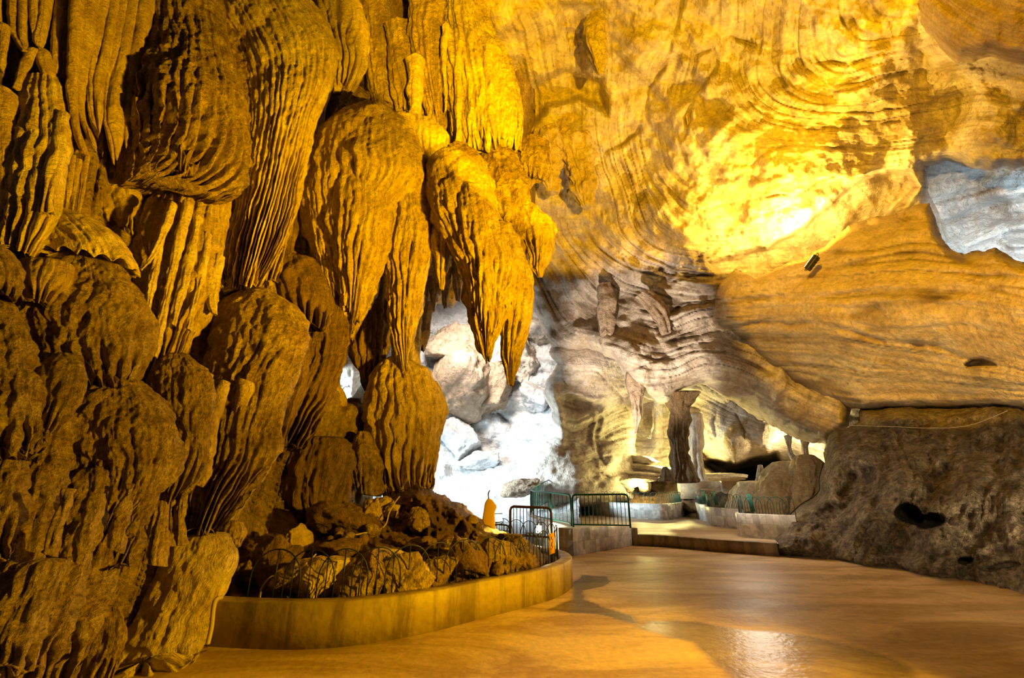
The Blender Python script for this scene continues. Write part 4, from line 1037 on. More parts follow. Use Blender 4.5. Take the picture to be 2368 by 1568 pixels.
# --- the hanging cluster
CL = dict(cat='stalactite')
tube('stalactite', [(806, 262, 920, 264), (760, 300, 968, 300), (722, 345, 982, 350), (706, 400, 988, 400), (704, 450, 984, 450), (708, 510, 906, 530), (728, 580, 890, 590), (756, 650, 866, 660), (780, 705, 836, 710), (798, 745, 816, 750)], 9.4, 9.6,
     nfl=26, fl=11, a0=0.08, rough=5, fringe=14, thick=0.6, mat='ochre', cap0=0.25, lump=12, label='huge bulbous stalactite with a smooth dome top, left of the hanging cluster', **CL)
tube('stalactite', [(880, 290, 974, 290), (876, 380, 998, 380), (880, 460, 1000, 460), (886, 540, 998, 540), (890, 620, 992, 620), (898, 690, 976, 690), (912, 750, 956, 750), (926, 800, 944, 800), (932, 840, 940, 840)], 9.55, 9.8,
     nfl=10, fl=10, a0=0.2, rough=5, fringe=8, thick=0.75, mat='ochre', lump=6, label='long stalactite in the cluster centre whose tip almost touches the round column', **CL)
tube('stalactite', [(706, 430, 738, 440), (712, 510, 748, 530), (722, 580, 752, 600), (734, 640, 748, 648)], 9.5, 9.6, nfl=4, fl=4, mat='ochre', label='thin strip on the outer left side of the huge bulbous stalactite', **CL)
tube('stalactite', [(1010, 358, 1076, 356), (994, 390, 1110, 390), (996, 440, 1140, 440), (1004, 500, 1160, 500), (1024, 560, 1188, 560), (1054, 620, 1204, 620), (1076, 680, 1186, 680), (1094, 740, 1160, 740), (1112, 784, 1140, 784), (1122, 802, 1130, 802)], 9.3, 9.6,
     nfl=18, fl=11, a0=0.12, rough=6, fringe=12, thick=0.7, mat='ochre', lump=12, label='broad pointed stalactite right of the cluster centre with deep dark folds', **CL)
tube('stalactite', [(998, 440, 1050, 450), (996, 520, 1048, 530), (1004, 590, 1040, 600), (1012, 640, 1032, 640), (1018, 668, 1024, 670)], 9.5, 9.7, nfl=4, fl=6, mat='ochre', label='slender finger between the cluster centre and the broad pointed stalactite', **CL)
tube('stalactite', [(1164, 590, 1214, 590), (1160, 650, 1236, 650), (1164, 720, 1232, 720), (1166, 770, 1214, 775), (1170, 820, 1196, 825), (1176, 872, 1186, 872)], 9.7, 9.8, nfl=7, fl=8, rough=4, fringe=8, thick=0.8, mat='ochre', label='lowest hanging stalactite of the cluster with a thin drip tip', **CL)
tube('stalactite', [(1200, 470, 1240, 480), (1206, 510, 1276, 516), (1216, 560, 1283, 560), (1228, 610, 1270, 606), (1242, 640, 1256, 640)], 10.0, 10.1, nfl=7, fl=7, rough=6, thick=0.8, mat='ochre', label='rounded golden lobe at the far right of the hanging cluster', **CL)
tube(SD, [(1122, 340, 1180, 350), (1108, 400, 1214, 400), (1120, 460, 1226, 470), (1150, 530, 1216, 540), (1166, 600, 1200, 610)], 10.1, 10.1, nfl=8, fl=7, rough=12, mat='ochre_rough', label='crusty golden rock behind the right half of the hanging cluster', cat='flowstone')
tube('stalactite', [(1196, 330, 1260, 335), (1200, 380, 1270, 385), (1214, 410, 1252, 415)], 10.6, 10.7, nfl=6, fl=5, rough=10, fringe=6, mat='ochre_rough', label='lumpy rock beside the vault just above the golden lobe', **CL)
tube('flowstone_mound', [(958, 286, 1010, 284), (950, 315, 1038, 320), (962, 350, 1030, 352), (980, 372, 1020, 376)], 9.5, 9.5, nfl=8, fl=5, mat='ochre_pale', label='small fringed cap between the two big lobes of the cluster', cat='flowstone')
tube('flowstone_mound', [(1040, 345, 1090, 345), (1050, 375, 1120, 378), (1070, 400, 1120, 410)], 9.4, 9.4, nfl=6, fl=4, rough=7, mat='ochre_rough', label='knobbly shelf on top of the broad pointed stalactite', cat='flowstone')
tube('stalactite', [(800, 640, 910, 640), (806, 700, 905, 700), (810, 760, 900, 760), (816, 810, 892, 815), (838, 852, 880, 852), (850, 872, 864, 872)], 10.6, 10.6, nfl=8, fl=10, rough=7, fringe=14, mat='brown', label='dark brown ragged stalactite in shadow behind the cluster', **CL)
tube('stalactite', [(905, 690, 985, 680), (900, 740, 975, 730), (906, 790, 968, 790), (904, 840, 966, 850)], 11.4, 11.4, nfl=6, fl=4, rough=4, mat='ochre', label='pale pillar just behind the central tip, joining the round column', **CL)
for rows, lab in [([(962, 640, 990, 640), (966, 690, 986, 690), (972, 726, 980, 726)], 'small drip at the left of the ragged arch edge'),
                  ([(990, 640, 1016, 640), (994, 680, 1010, 690), (1000, 712, 1006, 715)], 'small drip second along the ragged arch edge'),
                  ([(1018, 620, 1044, 620), (1022, 664, 1036, 674), (1026, 700, 1032, 704)], 'small drip third along the ragged arch edge'),
                  ([(1046, 610, 1070, 610), (1050, 650, 1064, 660), (1054, 684, 1060, 690)], 'small drip at the right of the ragged arch edge'),
                  ([(984, 700, 1000, 700), (980, 750, 994, 750), (970, 796, 980, 800)], 'thin brown sliver hanging beside the central tip'),
                  ([(790, 690, 812, 690), (790, 730, 808, 735), (796, 768, 802, 770)], 'small drip beside the bright slit left of the dark stalactite')]:
    tube('stalactite', rows, 12.2, 12.2, nfl=3, fl=4, rough=5, fringe=5, mat='limestone_brown', label=lab, cat='stalactite')

# --- standing column and grotto pieces below the cluster
tube('column', [(892, 832, 950, 830), (866, 858, 988, 856), (852, 900, 1010, 896), (848, 950, 1026, 944), (850, 1000, 1024, 990), (858, 1050, 1014, 1046), (872, 1100, 1004, 1096), (892, 1148, 996, 1140)], 10.4, 10.2,
     nfl=15, fl=9, a0=0.45, rough=6, fringe=10, thick=0.8, mat='ochre', cap0=0.25, label='thick round column with fluted skirt standing below the cluster tip', cat='column')
tube('flowstone_drapery', [(994, 880, 1014, 884), (1000, 920, 1031, 924), (1002, 980, 1030, 976), (990, 1040, 1016, 1036), (984, 1100, 1004, 1094), (978, 1140, 998, 1138)], 10.5, 10.3, nfl=5, fl=6, mat='ochre', label='curved ribbed flange on the right side of the round column', cat='flowstone')
tube('flowstone_mound', [(752, 872, 778, 872), (732, 910, 792, 906), (720, 945, 800, 945), (718, 970, 796, 972)], 9.9, 9.9, nfl=9, fl=5, fringe=8, mat='ochre', label='bell shaped flowstone cap in the small grotto left of the column', cat='flowstone')
tube('flowstone_drapery', [(712, 945, 800, 946), (704, 980, 830, 984), (712, 1016, 820, 1022)], 10.1, 10.1, nfl=12, fl=7, fringe=16, mat='ochre', label='row of glowing drips under the bell shaped cap', cat='flowstone')
tube('flowstone_mound', [(800, 925, 840, 925), (796, 960, 850, 960), (806, 1000, 850, 1010), (816, 1050, 850, 1060)], 10.6, 10.3, nfl=6, fl=6, mat='brown', label='dark rock filling the gap between the grotto and the round column', cat='flowstone')
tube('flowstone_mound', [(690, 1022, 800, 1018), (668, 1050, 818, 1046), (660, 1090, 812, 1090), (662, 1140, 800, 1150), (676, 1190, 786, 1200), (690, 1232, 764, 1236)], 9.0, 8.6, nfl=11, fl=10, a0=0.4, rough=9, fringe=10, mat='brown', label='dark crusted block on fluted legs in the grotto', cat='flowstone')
tube('flowstone_mound', [(824, 1000, 860, 1000), (812, 1050, 880, 1056), (816, 1100, 872, 1110), (830, 1140, 866, 1146)], 9.6, 9.4, nfl=6, fl=7, rough=9, mat='ochre_rough', label='rough tapering hump against the left foot of the round column', cat='flowstone')
tube('flowstone_mound', [(620, 1180, 660, 1180), (600, 1210, 690, 1214), (590, 1250, 700, 1260)], 8.2, 7.8, nfl=5, fl=4, rough=8, mat='brown', label='low brown hump behind the fence at the left end of the planter', cat='flowstone')

# --- stalactite and its neighbours on the vault
tube('stalactite', [(1358, 42, 1400, 44), (1352, 70, 1405, 70), (1354, 100, 1404, 104), (1364, 130, 1402, 130), (1378, 154, 1398, 154), (1388, 172, 1393, 172)], 10.4, 10.4, nfl=6, fl=5, rough=8, mat='limestone_gold', label='pitted single stalactite hanging alone from the golden vault', cat='stalactite')
tube('stalactite', [(1296, 270, 1350, 270), (1280, 310, 1360, 310), (1296, 360, 1366, 370), (1320, 420, 1372, 430), (1344, 480, 1364, 480)], 14.4, 14.8, nfl=6, fl=8, rough=14, mat='limestone_gold', label='craggy golden rock ridge on the vault right of the pleated drapery', cat='stalactite')
tube('stalactite', [(1240, 300, 1290, 300), (1230, 350, 1300, 356), (1250, 400, 1290, 410), (1262, 440, 1280, 445)], 14.0, 14.4, nfl=5, fl=8, rough=13, mat='limestone_gold', label='craggy golden lump next to the hanging cluster, on the vault', cat='stalactite')
tube('stalactite', [(1586, 180, 1620, 176), (1582, 220, 1632, 220), (1584, 260, 1614, 262), (1588, 300, 1602, 302)], 12.8, 13.2, nfl=4, fl=8, rough=7, mat='limestone_gold', label='twisted brown fin on the golden vault above the bright patch', cat='stalactite')
tube('stalactite', [(1450, 850, 1490, 846), (1452, 890, 1486, 886), (1460, 930, 1482, 930), (1466, 970, 1480, 970), (1468, 1002, 1474, 1002)], 18.5, 18.5, nfl=4, fl=5, rough=6, mat='limestone_brown', label='lone grey brown stalactite hanging from the folded lip in the background', cat='stalactite')
tube('stalactite', [(1380, 660, 1420, 655), (1378, 710, 1420, 710), (1384, 760, 1412, 765), (1390, 798, 1402, 800)], 18.6, 18.8, nfl=3, fl=4, rough=7, mat='limestone_brown', label='blunt brown tongue of rock hanging above the tiled planters', cat='stalactite')
tube('stalactite', [(1466, 690, 1500, 676), (1492, 712, 1526, 700), (1516, 742, 1546, 734), (1534, 774, 1552, 770)], 17.4, 17.4, nfl=4, fl=7, rough=4, mat='limestone_brown', label='curved ochre bundle of ribs on the grey folded wall', cat='flowstone')
tube('column', [(1526, 915, 1612, 912), (1540, 938, 1596, 934), (1546, 970, 1590, 966), (1550, 1010, 1584, 1010), (1554, 1050, 1586, 1050), (1556, 1080, 1596, 1080), (1548, 1114, 1604, 1114)], 20.0, 20.0, nfl=7, fl=6, rough=9, mat='brown', label='dark craggy column joining floor and folded lip in the back chamber', cat='column')
tube('column', [(1596, 960, 1618, 958), (1598, 1000, 1622, 1000), (1596, 1040, 1624, 1040), (1596, 1085, 1626, 1085), (1590, 1116, 1636, 1116)], 21.0, 21.0, nfl=5, fl=4, rough=5, mat='limestone', label='pale beaded column just right of the dark craggy column', cat='column')
tube('column', [(1490, 935, 1506, 932), (1492, 980, 1508, 980), (1496, 1012, 1506, 1014)], 24, 24, nfl=4, fl=3, rough=4, mat='limestone', label='slim pale column glowing in the back chamber left of the dark column', cat='column')
tube('column', [(1812, 1008, 1832, 1006), (1816, 1030, 1830, 1030), (1820, 1052, 1836, 1050), (1830, 1066, 1850, 1062)], 19.0, 19.0, nfl=3, fl=2, rough=4, mat='limestone', label='short lit pillar in the small window beside the boulder, left one', cat='column')
tube('column', [(1848, 1010, 1874, 1012), (1854, 1034, 1868, 1034), (1856, 1056, 1870, 1058)], 19.0, 19.0, nfl=3, fl=2, rough=4, mat='limestone', label='short lit pillar in the small window beside the boulder, right one', cat='column')
tube('boulder', [(1840, 1054, 1890, 1056), (1832, 1080, 1908, 1080), (1836, 1120, 1904, 1120), (1830, 1160, 1898, 1160), (1820, 1196, 1880, 1196)], 17.2, 15.5, nfl=4, fl=5, rough=9, mat='limestone_gold', label='golden rounded rock glowing beside the big dark boulder', cat='boulder')
tube('boulder', [(1780, 1072, 1838, 1072), (1760, 1100, 1850, 1100), (1745, 1130, 1850, 1130), (1740, 1165, 1850, 1170), (1740, 1200, 1850, 1200)], 18.2, 16.0, nfl=4, fl=5, rough=8, mat='limestone_gold', label='pale brown rounded rock behind the right arched fence', cat='boulder', lump=8)
tube('boulder', [(1705, 1118, 1770, 1118), (1690, 1140, 1780, 1140), (1680, 1180, 1780, 1180)], 19.0, 18.0, nfl=4, fl=4, rough=6, mat='limestone_gold', label='low worn rock behind the middle arched fence', cat='boulder')
tube('stalagmite', [(1535, 1080, 1542, 1080), (1528, 1096, 1548, 1096), (1522, 1112, 1554, 1112)], 19.0, 19.0, nfl=4, fl=3, rough=6, mat='brown', label='small pointed dark stalagmite left of the craggy column', cat='stalagmite')
tube('stalagmite', [(1752, 1076, 1764, 1076), (1750, 1094, 1766, 1094), (1748, 1112, 1768, 1112)], 20.0, 20.0, nfl=4, fl=3, rough=4, mat='limestone', label='pale stump standing in the dark cave mouth', cat='stalagmite')

# pale ribs lying on the slanted flow of the left wall
for rows, lab in [
    ([(392, 470, 410, 474), (372, 530, 388, 536), (344, 590, 356, 596), (322, 622, 330, 626)], 'free hanging pale rib at the upper left of the slanted flow'),
    ([(428, 470, 446, 476), (404, 560, 424, 566), (386, 650, 402, 656), (364, 740, 382, 746), (348, 820, 362, 826)], 'longest pale rib running down the slanted flow'),
    ([(452, 500, 466, 504), (434, 590, 450, 596), (412, 680, 428, 686), (396, 750, 408, 754)], 'pale rib just right of the longest one on the slanted flow'),
    ([(474, 540, 490, 546), (462, 620, 476, 626), (442, 700, 456, 706), (430, 760, 440, 764)], 'crusted rib near the right side of the slanted flow'),
    ([(500, 590, 520, 594), (486, 650, 506, 660), (478, 700, 500, 712), (488, 724, 500, 728)], 'short thick rib ending above the domed mound'),
    ([(376, 520, 388, 524), (356, 600, 370, 606), (340, 690, 352, 694), (330, 760, 340, 764)], 'shadowed rib on the left half of the slanted flow')]:
    lt('flowstone_rib', lab, 'flowstone', rows, 0.85, thick=0.9, nfl=3, fl=4, rough=4.5, fringe=0, mat='ochre_pale')
for rows, lab in [
    ([(470, 860, 492, 866), (448, 940, 470, 950), (430, 1020, 450, 1030), (420, 1090, 436, 1096)], 'pleat hanging from the left underside of the domed mound'),
    ([(508, 880, 530, 884), (484, 970, 506, 980), (464, 1060, 486, 1070), (452, 1120, 466, 1126)], 'second pleat under the domed mound'),
    ([(560, 880, 584, 886), (540, 970, 562, 980), (520, 1060, 540, 1066), (512, 1110, 524, 1114)], 'third pleat under the domed mound'),
    ([(612, 860, 636, 862), (594, 950, 618, 956), (574, 1040, 596, 1044), (566, 1100, 580, 1104)], 'fourth pleat under the domed mound, edged with orange'),
    ([(662, 830, 690, 830), (640, 920, 662, 924), (618, 1000, 636, 1004), (606, 1060, 616, 1062)], 'outer right pleat of the domed mound with a pale edge')]:
    lt('flowstone_rib', lab, 'flowstone', rows, 1.15, 0.85, thick=0.9, nfl=3, fl=5, rough=6, fringe=0, mat='ochre')
for rows, lab in [
    ([(150, 1130, 172, 1132), (130, 1200, 150, 1206), (108, 1280, 126, 1286)], 'rib under the big round mound, left of three'),
    ([(214, 1140, 238, 1142), (196, 1220, 216, 1226), (176, 1300, 192, 1306)], 'rib under the big round mound, middle of three'),
    ([(290, 1120, 312, 1120), (276, 1190, 296, 1196), (258, 1270, 272, 1276)], 'rib under the big round mound, right of three')]:
    lt('flowstone_rib', lab, 'flowstone', rows, 1.2, 1.0, thick=0.9, nfl=3, fl=5, rough=8, fringe=0, mat='ochre_rough')

# smaller lobes lying on the big ones
tube('stalactite', [(806, 396, 868, 396), (776, 430, 896, 436), (764, 500, 902, 510), (772, 580, 886, 590), (788, 650, 852, 660), (800, 712, 828, 716)], 9.05, 9.4, nfl=13, fl=11, a0=0.2, rough=5, fringe=12, thick=0.7, mat='ochre', lump=6, label='inner pleated lobe on the front of the huge bulbous stalactite', cat='stalactite')
tube('stalactite', [(724, 430, 770, 424), (714, 500, 778, 506), (724, 580, 784, 590), (744, 650, 786, 660), (764, 700, 784, 704)], 9.2, 9.5, nfl=7, fl=10, a0=0.3, rough=5, fringe=12, mat='ochre', label='left side lobe of the huge bulbous stalactite with sharp pleats', cat='stalactite')
tube('stalactite', [(1060, 440, 1120, 440), (1056, 500, 1146, 510), (1066, 580, 1150, 590), (1084, 660, 1146, 670), (1100, 740, 1136, 745)], 9.0, 9.4, nfl=9, fl=11, a0=0.2, rough=6, fringe=12, mat='ochre', label='inner lobe down the front of the broad pointed stalactite', cat='stalactite')
tube('stalactite', [(1130, 520, 1186, 526), (1136, 590, 1206, 596), (1146, 650, 1204, 660), (1158, 720, 1196, 724)], 9.3, 9.6, nfl=7, fl=9, a0=0.3, rough=6, fringe=14, mat='ochre', label='right hand lobe of the broad pointed stalactite, edge lit gold', cat='stalactite')
lt('flowstone_drapery', 'ragged inner pleat cluster on the lower half of the toothed drapery', 'flowstone', [(350, 180, 440, 160), (330, 250, 470, 250), (322, 330, 470, 340), (330, 395, 440, 405)], 0.95, nfl=10, fl=9, a0=0.3, rough=7, fringe=18, mat='ochre_rough', thick=0.4)
lt('flowstone_drapery', 'rough golden bulge between the toothed drapery and the fine pleats', 'flowstone', [(440, 40, 540, 30), (440, 120, 590, 120), (480, 220, 610, 220), (500, 320, 590, 320), (510, 400, 560, 400)], 0.7, nfl=8, fl=6, a0=0.3, rough=9, fringe=12, mat='ochre_rough', thick=0.35, lump=8)
lt('flowstone_drapery', 'bright pleated shoulder at the top right of the golden drapery', 'flowstone', [(640, 0, 735, 20), (650, 80, 776, 100), (664, 160, 772, 160), (690, 230, 752, 225), (706, 290, 738, 280)], 0.95, nfl=11, fl=8, a0=0.5, rough=4, fringe=16, mat='ochre_pale', thick=0.5)

# ================================================================ BUILT THINGS
GREEN = simple_mat('green_paint', (0.02, 0.16, 0.13), 0.45, 0.2)
IRON = simple_mat('dark_iron', (0.025, 0.03, 0.03), 0.45, 0.5)
IRONG = simple_mat('fence_green_iron', (0.02, 0.085, 0.075), 0.45, 0.3)
BRONZE = simple_mat('brown_pipe', (0.12, 0.075, 0.05), 0.35, 0.5)
BLACK = simple_mat('black_plastic', (0.012, 0.012, 0.012), 0.5)
CONC = concrete_mat('planter_concrete', (0.36, 0.28, 0.18), (0.20, 0.145, 0.085), drip=True)
CORD = simple_mat('pale_cord', (0.45, 0.36, 0.22), 0.7)


def pipe_arr(pts, r, k=8, closed=False):
    P = np.asarray(pts, float); n = len(P)
    t = np.gradient(P, axis=0); t /= np.linalg.norm(t, axis=1, keepdims=True) + 1e-9
    ref = np.array([0, 0, 1.0]) if abs(t[0][2]) < 0.9 else np.array([1.0, 0, 0])
    a = np.cross(t[0], ref); a /= np.linalg.norm(a)
    fr = []
    for i in range(n):
        a = a - t[i] * np.dot(a, t[i]); a /= np.linalg.norm(a) + 1e-9
        fr.append((a.copy(), np.cross(t[i], a)))
    th = np.linspace(0, 2 * PI, k, endpoint=False)
    V = np.stack([P[i] + r * (np.cos(th)[:, None] * fr[i][0] + np.sin(th)[:, None] * fr[i][1]) for i in range(n)])
    idx = np.arange(n * k).reshape(n, k)
    A = idx[:-1]; B = idx[1:]
    F = np.stack([A, np.roll(A, -1, 1), np.roll(B, -1, 1), B], -1).reshape(-1, 4).tolist()
    for ring, rev in ((idx[0], True), (idx[-1], False)):
        q = list(ring[::-1]) if rev else list(ring)
        for j in range(1, k - 2, 2):
            F.append([q[0], q[j], q[j + 1], q[j + 2]])
    return V.reshape(-1, 3), np.array(F)


def pipe(name, pts, r, mat, parent=None, k=8):
    V, F = pipe_arr(pts, r, k)
    if parent is not None: V = local(V, parent)
    return mesh_np(name, V, F, mat, None, None, parent)


def box(name, c, ax, ay, az, mat, parent=None, bevel=0.0):
    """box with half axes ax, ay, az (vectors)"""
    c = np.array(c); A = [np.array(v, float) for v in (ax, ay, az)]
    V = np.array([c + sx * A[0] + sy * A[1] + sz * A[2] for sz in (-1, 1) for sy in (-1, 1) for sx in (-1, 1)])
    F = np.array([(0, 2, 3, 1), (4, 5, 7, 6), (0, 1, 5, 4), (2, 6, 7, 3), (0, 4, 6, 2), (1, 3, 7, 5)])
    if parent is not None: V = local(V, parent)
    o = mesh_np(name, V, F, mat, None, None, parent, smooth=False)
    if bevel:
        m = o.modifiers.new('bevel', 'BEVEL'); m.width = bevel; m.segments = 2
    return o


class Path:
    def __init__(s, pts, m=200):
        s.P = catmull(np.asarray(pts, float), m)
        d = np.linalg.norm(np.diff(s.P, axis=0), axis=1)
        s.s = np.concatenate([[0], np.cumsum(d)]); s.L = s.s[-1]
        t = np.gradient(s.P, axis=0); s.T = t / (np.linalg.norm(t, axis=1, keepdims=True) + 1e-9)

    def __call__(s, d, off=0.0):
        x = np.interp(d, s.s, s.P[:, 0]); y = np.interp(d, s.s, s.P[:, 1])
        tx = np.interp(d, s.s, s.T[:, 0]); ty = np.interp(d, s.s, s.T[:, 1])
        return np.stack([x - ty * off, y + tx * off], -1)


# ---- curved concrete planter in front
pp = [(470, 1386), (540, 1391), (700, 1394), (850, 1386), (1000, 1366), (1120, 1343), (1225, 1324), (1290, 1308), (1322, 1291), (1312, 1277), (1280, 1268), (1220, 1258), (1150, 1250), (1080, 1246)]
plan = Path([on_z(a, b, 0.42)[:2] for a, b in pp], 220)
pl = ribbon('planter_wall', plan.P[::2], 0.0, 0.42, 0.2, CONC, side=1, smooth=False)
tag(pl, 'low curved concrete planter wall sweeping round the rock garden in front', 'planter')


def hoop_fence(name, path, off, zb, h, label, mat, group=None, sp=0.42, wd=0.62, r=0.008, s0=0.05, s1=None, cat='fence', rails=False, nseg=12):
    s1 = path.L if s1 is None else s1
    p = path(s0, off)
    root = empty(name, (p[0], p[1], zb), label, cat, group)
    k = 0
    s = s0 + wd / 2
    while s < s1 - wd * 0.2:
        for part in ('hoop',):
            ha = wd / 2
            us = np.concatenate([[-1], -np.cos(np.linspace(0, PI, nseg)), [1]])
            zs = np.concatenate([[0], (h - ha) + ha * np.sin(np.linspace(0, PI, nseg)), [0]])
            dd = s + us * ha
            xy = path(np.clip(dd, 0, path.L), off)
            pipe('hoop', np.column_stack([xy, zb + zs]), r, mat, root, 6)
        xy = path(s, off); pipe('bar', [(xy[0], xy[1], zb), (xy[0], xy[1], zb + h)], r * 0.9, mat, root, 6)
        xy = path(s + sp / 2, off)
        if s + sp / 2 < s1:
            zc = (h - ha) + math.sqrt(max(0, ha * ha - (sp / 2) ** 2))
            pipe('bar', [(xy[0], xy[1], zb), (xy[0], xy[1], zb + zc)], r * 0.9, mat, root, 6)
        s += sp; k += 1
    if rails:
        d = np.linspace(s0, s1, 40); xy = path(d, off)
        pipe('rail', np.column_stack([xy, np.full(40, zb + 0.02)]), r, mat, root, 6)
    return root


# where along the path the fence turns the corner
sc_ = plan.s
corner = sc_[np.argmin(np.abs((plan.P - np.array(on_z(1300, 1303, 0.42)[:2])).sum(1)) + 0 * sc_ + np.linalg.norm(plan.P - np.array(on_z(1300, 1303, 0.42)[:2]), axis=1))]
start = sc_[np.argmin(np.linalg.norm(plan.P - np.array(on_z(536, 1391, 0.42)[:2]), axis=1))]
hoop_fence('hoop_fence', plan, 0.24, 0.36, 0.54, 'dark iron hoop top fence along the front planter wall', IRON, s0=start, s1=corner)
hoop_fence('hoop_fence', plan, 0.24, 0.36, 0.54, 'dark iron hoop top fence at the back of the front planter, near the stairs', IRON, s0=corner + 0.25, s1=plan.L - 1.0, rails=True)
# sign on the end post
e0 = plan(corner + 0.08, 0.22)
root = empty('warning_sign', (e0[0], e0[1], 0.36), 'small yellow warning sign with dark scribble on the fence end post', 'sign')
pipe('post', [(e0[0], e0[1], 0.36), (e0[0], e0[1], 0.98)], 0.016, IRON, root)
sp0 = at(1269, 1236, e0[1] - 0.04); sp1 = at(1281, 1231, e0[1] + 0.0); sp2 = at(1271, 1284, e0[1] - 0.04); sp3 = at(1283, 1277, e0[1] + 0.0)
cc = (sp0 + sp1 + sp2 + sp3) / 4; ax = (sp1 - sp0) / 2; az = Vector((0, 0, (sp0.z - sp2.z) / 2)); ny = ax.cross(az).normalized() * 0.004
box('plate', cc, ax, ny, az, simple_mat('sign_yellow', (0.85, 0.42, 0.03), 0.5), root)
fr = -ny / 0.004 * 0.006 if ny.y > 0 else ny / 0.004 * 0.006
for zz, xx, hh, ww in ((0.55, -0.1, 0.16, 0.12), (0.25, 0.25, 0.2, 0.1), (-0.05, -0.05, 0.22, 0.14), (-0.35, 0.2, 0.12, 0.1), (-0.5, -0.3, 0.1, 0.1)):
    box('mark', cc + ax * xx + az * zz + fr, ax * ww, ny * 0.3, (az * 0.9 + ax * 0.5) * hh, BLACK, root)

# ---- rock garden inside the planter
def gdn(px, py, Y):
    return (px, py, Y)
sheet('rock_heap', [(520, 1420), (520, 1270), (560, 1236), (620, 1226), (700, 1238), (790, 1222), (850, 1180), (900, 1156), (925, 1140), (975, 1128), (1005, 1140), (1030, 1143), (1062, 1160), (1082, 1170), (1094, 1192), (1120, 1212),
                    (1152, 1216), (1180, 1238), (1215, 1250), (1250, 1275), (1268, 1300), (1262, 1340), (1100, 1372), (900, 1410), (700, 1425)],
      [(520, 1400, 5.6), (700, 1410, 5.65), (900, 1400, 5.9), (1060, 1370, 6.6), (1250, 1330, 7.7), (560, 1250, 7.0), (700, 1245, 7.4), (820, 1210, 7.8), (970, 1132, 8.6), (1080, 1172, 8.5), (1170, 1235, 8.2), (1250, 1280, 8.2),
       (800, 1300, 6.4), (1000, 1280, 6.9), (1120, 1260, 7.5), (650, 1310, 6.2), (950, 1200, 7.9)],
      [([(520, 1250), (800, 1240), (1100, 1220)], 0), ([(520, 1400), (800, 1400), (1200, 1350)], 150)], mat='soil', kind='stuff', step=2.8, edge=(22, 0.9), strata=3, period=26, warp=30, vein=0.2,
      blobs=[(980, 1160, 70, 36, 0, 30), (1060, 1190, 40, 30, 20, 18), (880, 1190, 50, 30, 0, 16), (760, 1280, 80, 16, 0, -20), (700, 1330, 30, 40, 0, -30), (860, 1330, 30, 30, 0, -24), (1010, 1240, 70, 14, 0, -14), (1120, 1300, 60, 30, 0, -20), (600, 1360, 40, 30, 0, -30), (1080, 1230, 50, 20, 0, 14)],
      rough=(26, 44, 14, 13), label='heap of brown crusted rubble and earth filling the front planter', cat='rubble', jag=7)

ico = None


def rock(name, px, py, Y, rw, rh, label, mat='ochre_rough', rd=None, sharp=0.35, rot=0.0, group=None, cat='rock', n=56, squash=1.0):
    _seed[0] += 1; sd = _seed[0] * 2.3
    c = at(px, py, Y); s = Y / FPX * 1.1
    a, b = rw * s, rh * s; d = (rd or (rw + rh) / 2) * s
    th = np.linspace(0, 2 * PI, n, endpoint=False); ph = np.linspace(0.001, PI - 0.001, n // 2)
    T, Ph = np.meshgrid(th, ph)
    D = np.stack([np.cos(T) * np.sin(Ph), np.sin(T) * np.sin(Ph), np.cos(Ph)], -1)
    # facets: support of random planes
    rg = np.random.RandomState(int(sd * 10) % 9999)
    nn = rg.normal(size=(11, 3)); nn /= np.linalg.norm(nn, axis=1, keepdims=True); off = 0.62 + 0.38 * rg.rand(11)
    dots = D @ nn.T
    rr = np.min(np.where(dots > 0.05, off / np.maximum(dots, 0.05), 9), axis=-1)
    r = (1 - sharp) * 1.0 + sharp * np.clip(rr, 0.5, 1.5)
    r = r * (1 + 0.2 * fbm(D[..., 0] * 2.2 + sd, D[..., 1] * 2.2, D[..., 2] * 2.2, 4) + 0.09 * fbm(D[..., 0] * 8 + sd, D[..., 1] * 8, D[..., 2] * 8, 4))
    P = D * r[..., None] * np.array([a, d, b])
    cr, sr = math.cos(R_(rot)), math.sin(R_(rot))
    P = np.stack([P[..., 0] * cr - P[..., 2] * sr, P[..., 1], P[..., 0] * sr + P[..., 2] * cr], -1)
    m_, n_ = T.shape
    idx = np.arange(m_ * n_).reshape(m_, n_)
    A = idx[:-1]; B = idx[1:]
    F = np.stack([A, B, np.roll(B, -1, 1), np.roll(A, -1, 1)], -1).reshape(-1, 4)
    uv = np.stack([(P[..., 0] / s / 300 + P[..., 1] / s / 300).ravel(), P[..., 2].ravel() / s / 100], 1)
    o = mesh_np(name, P.reshape(-1, 3), F, pal(mat, s), uv)
    o.location = c
    return tag(o, label, cat, group)


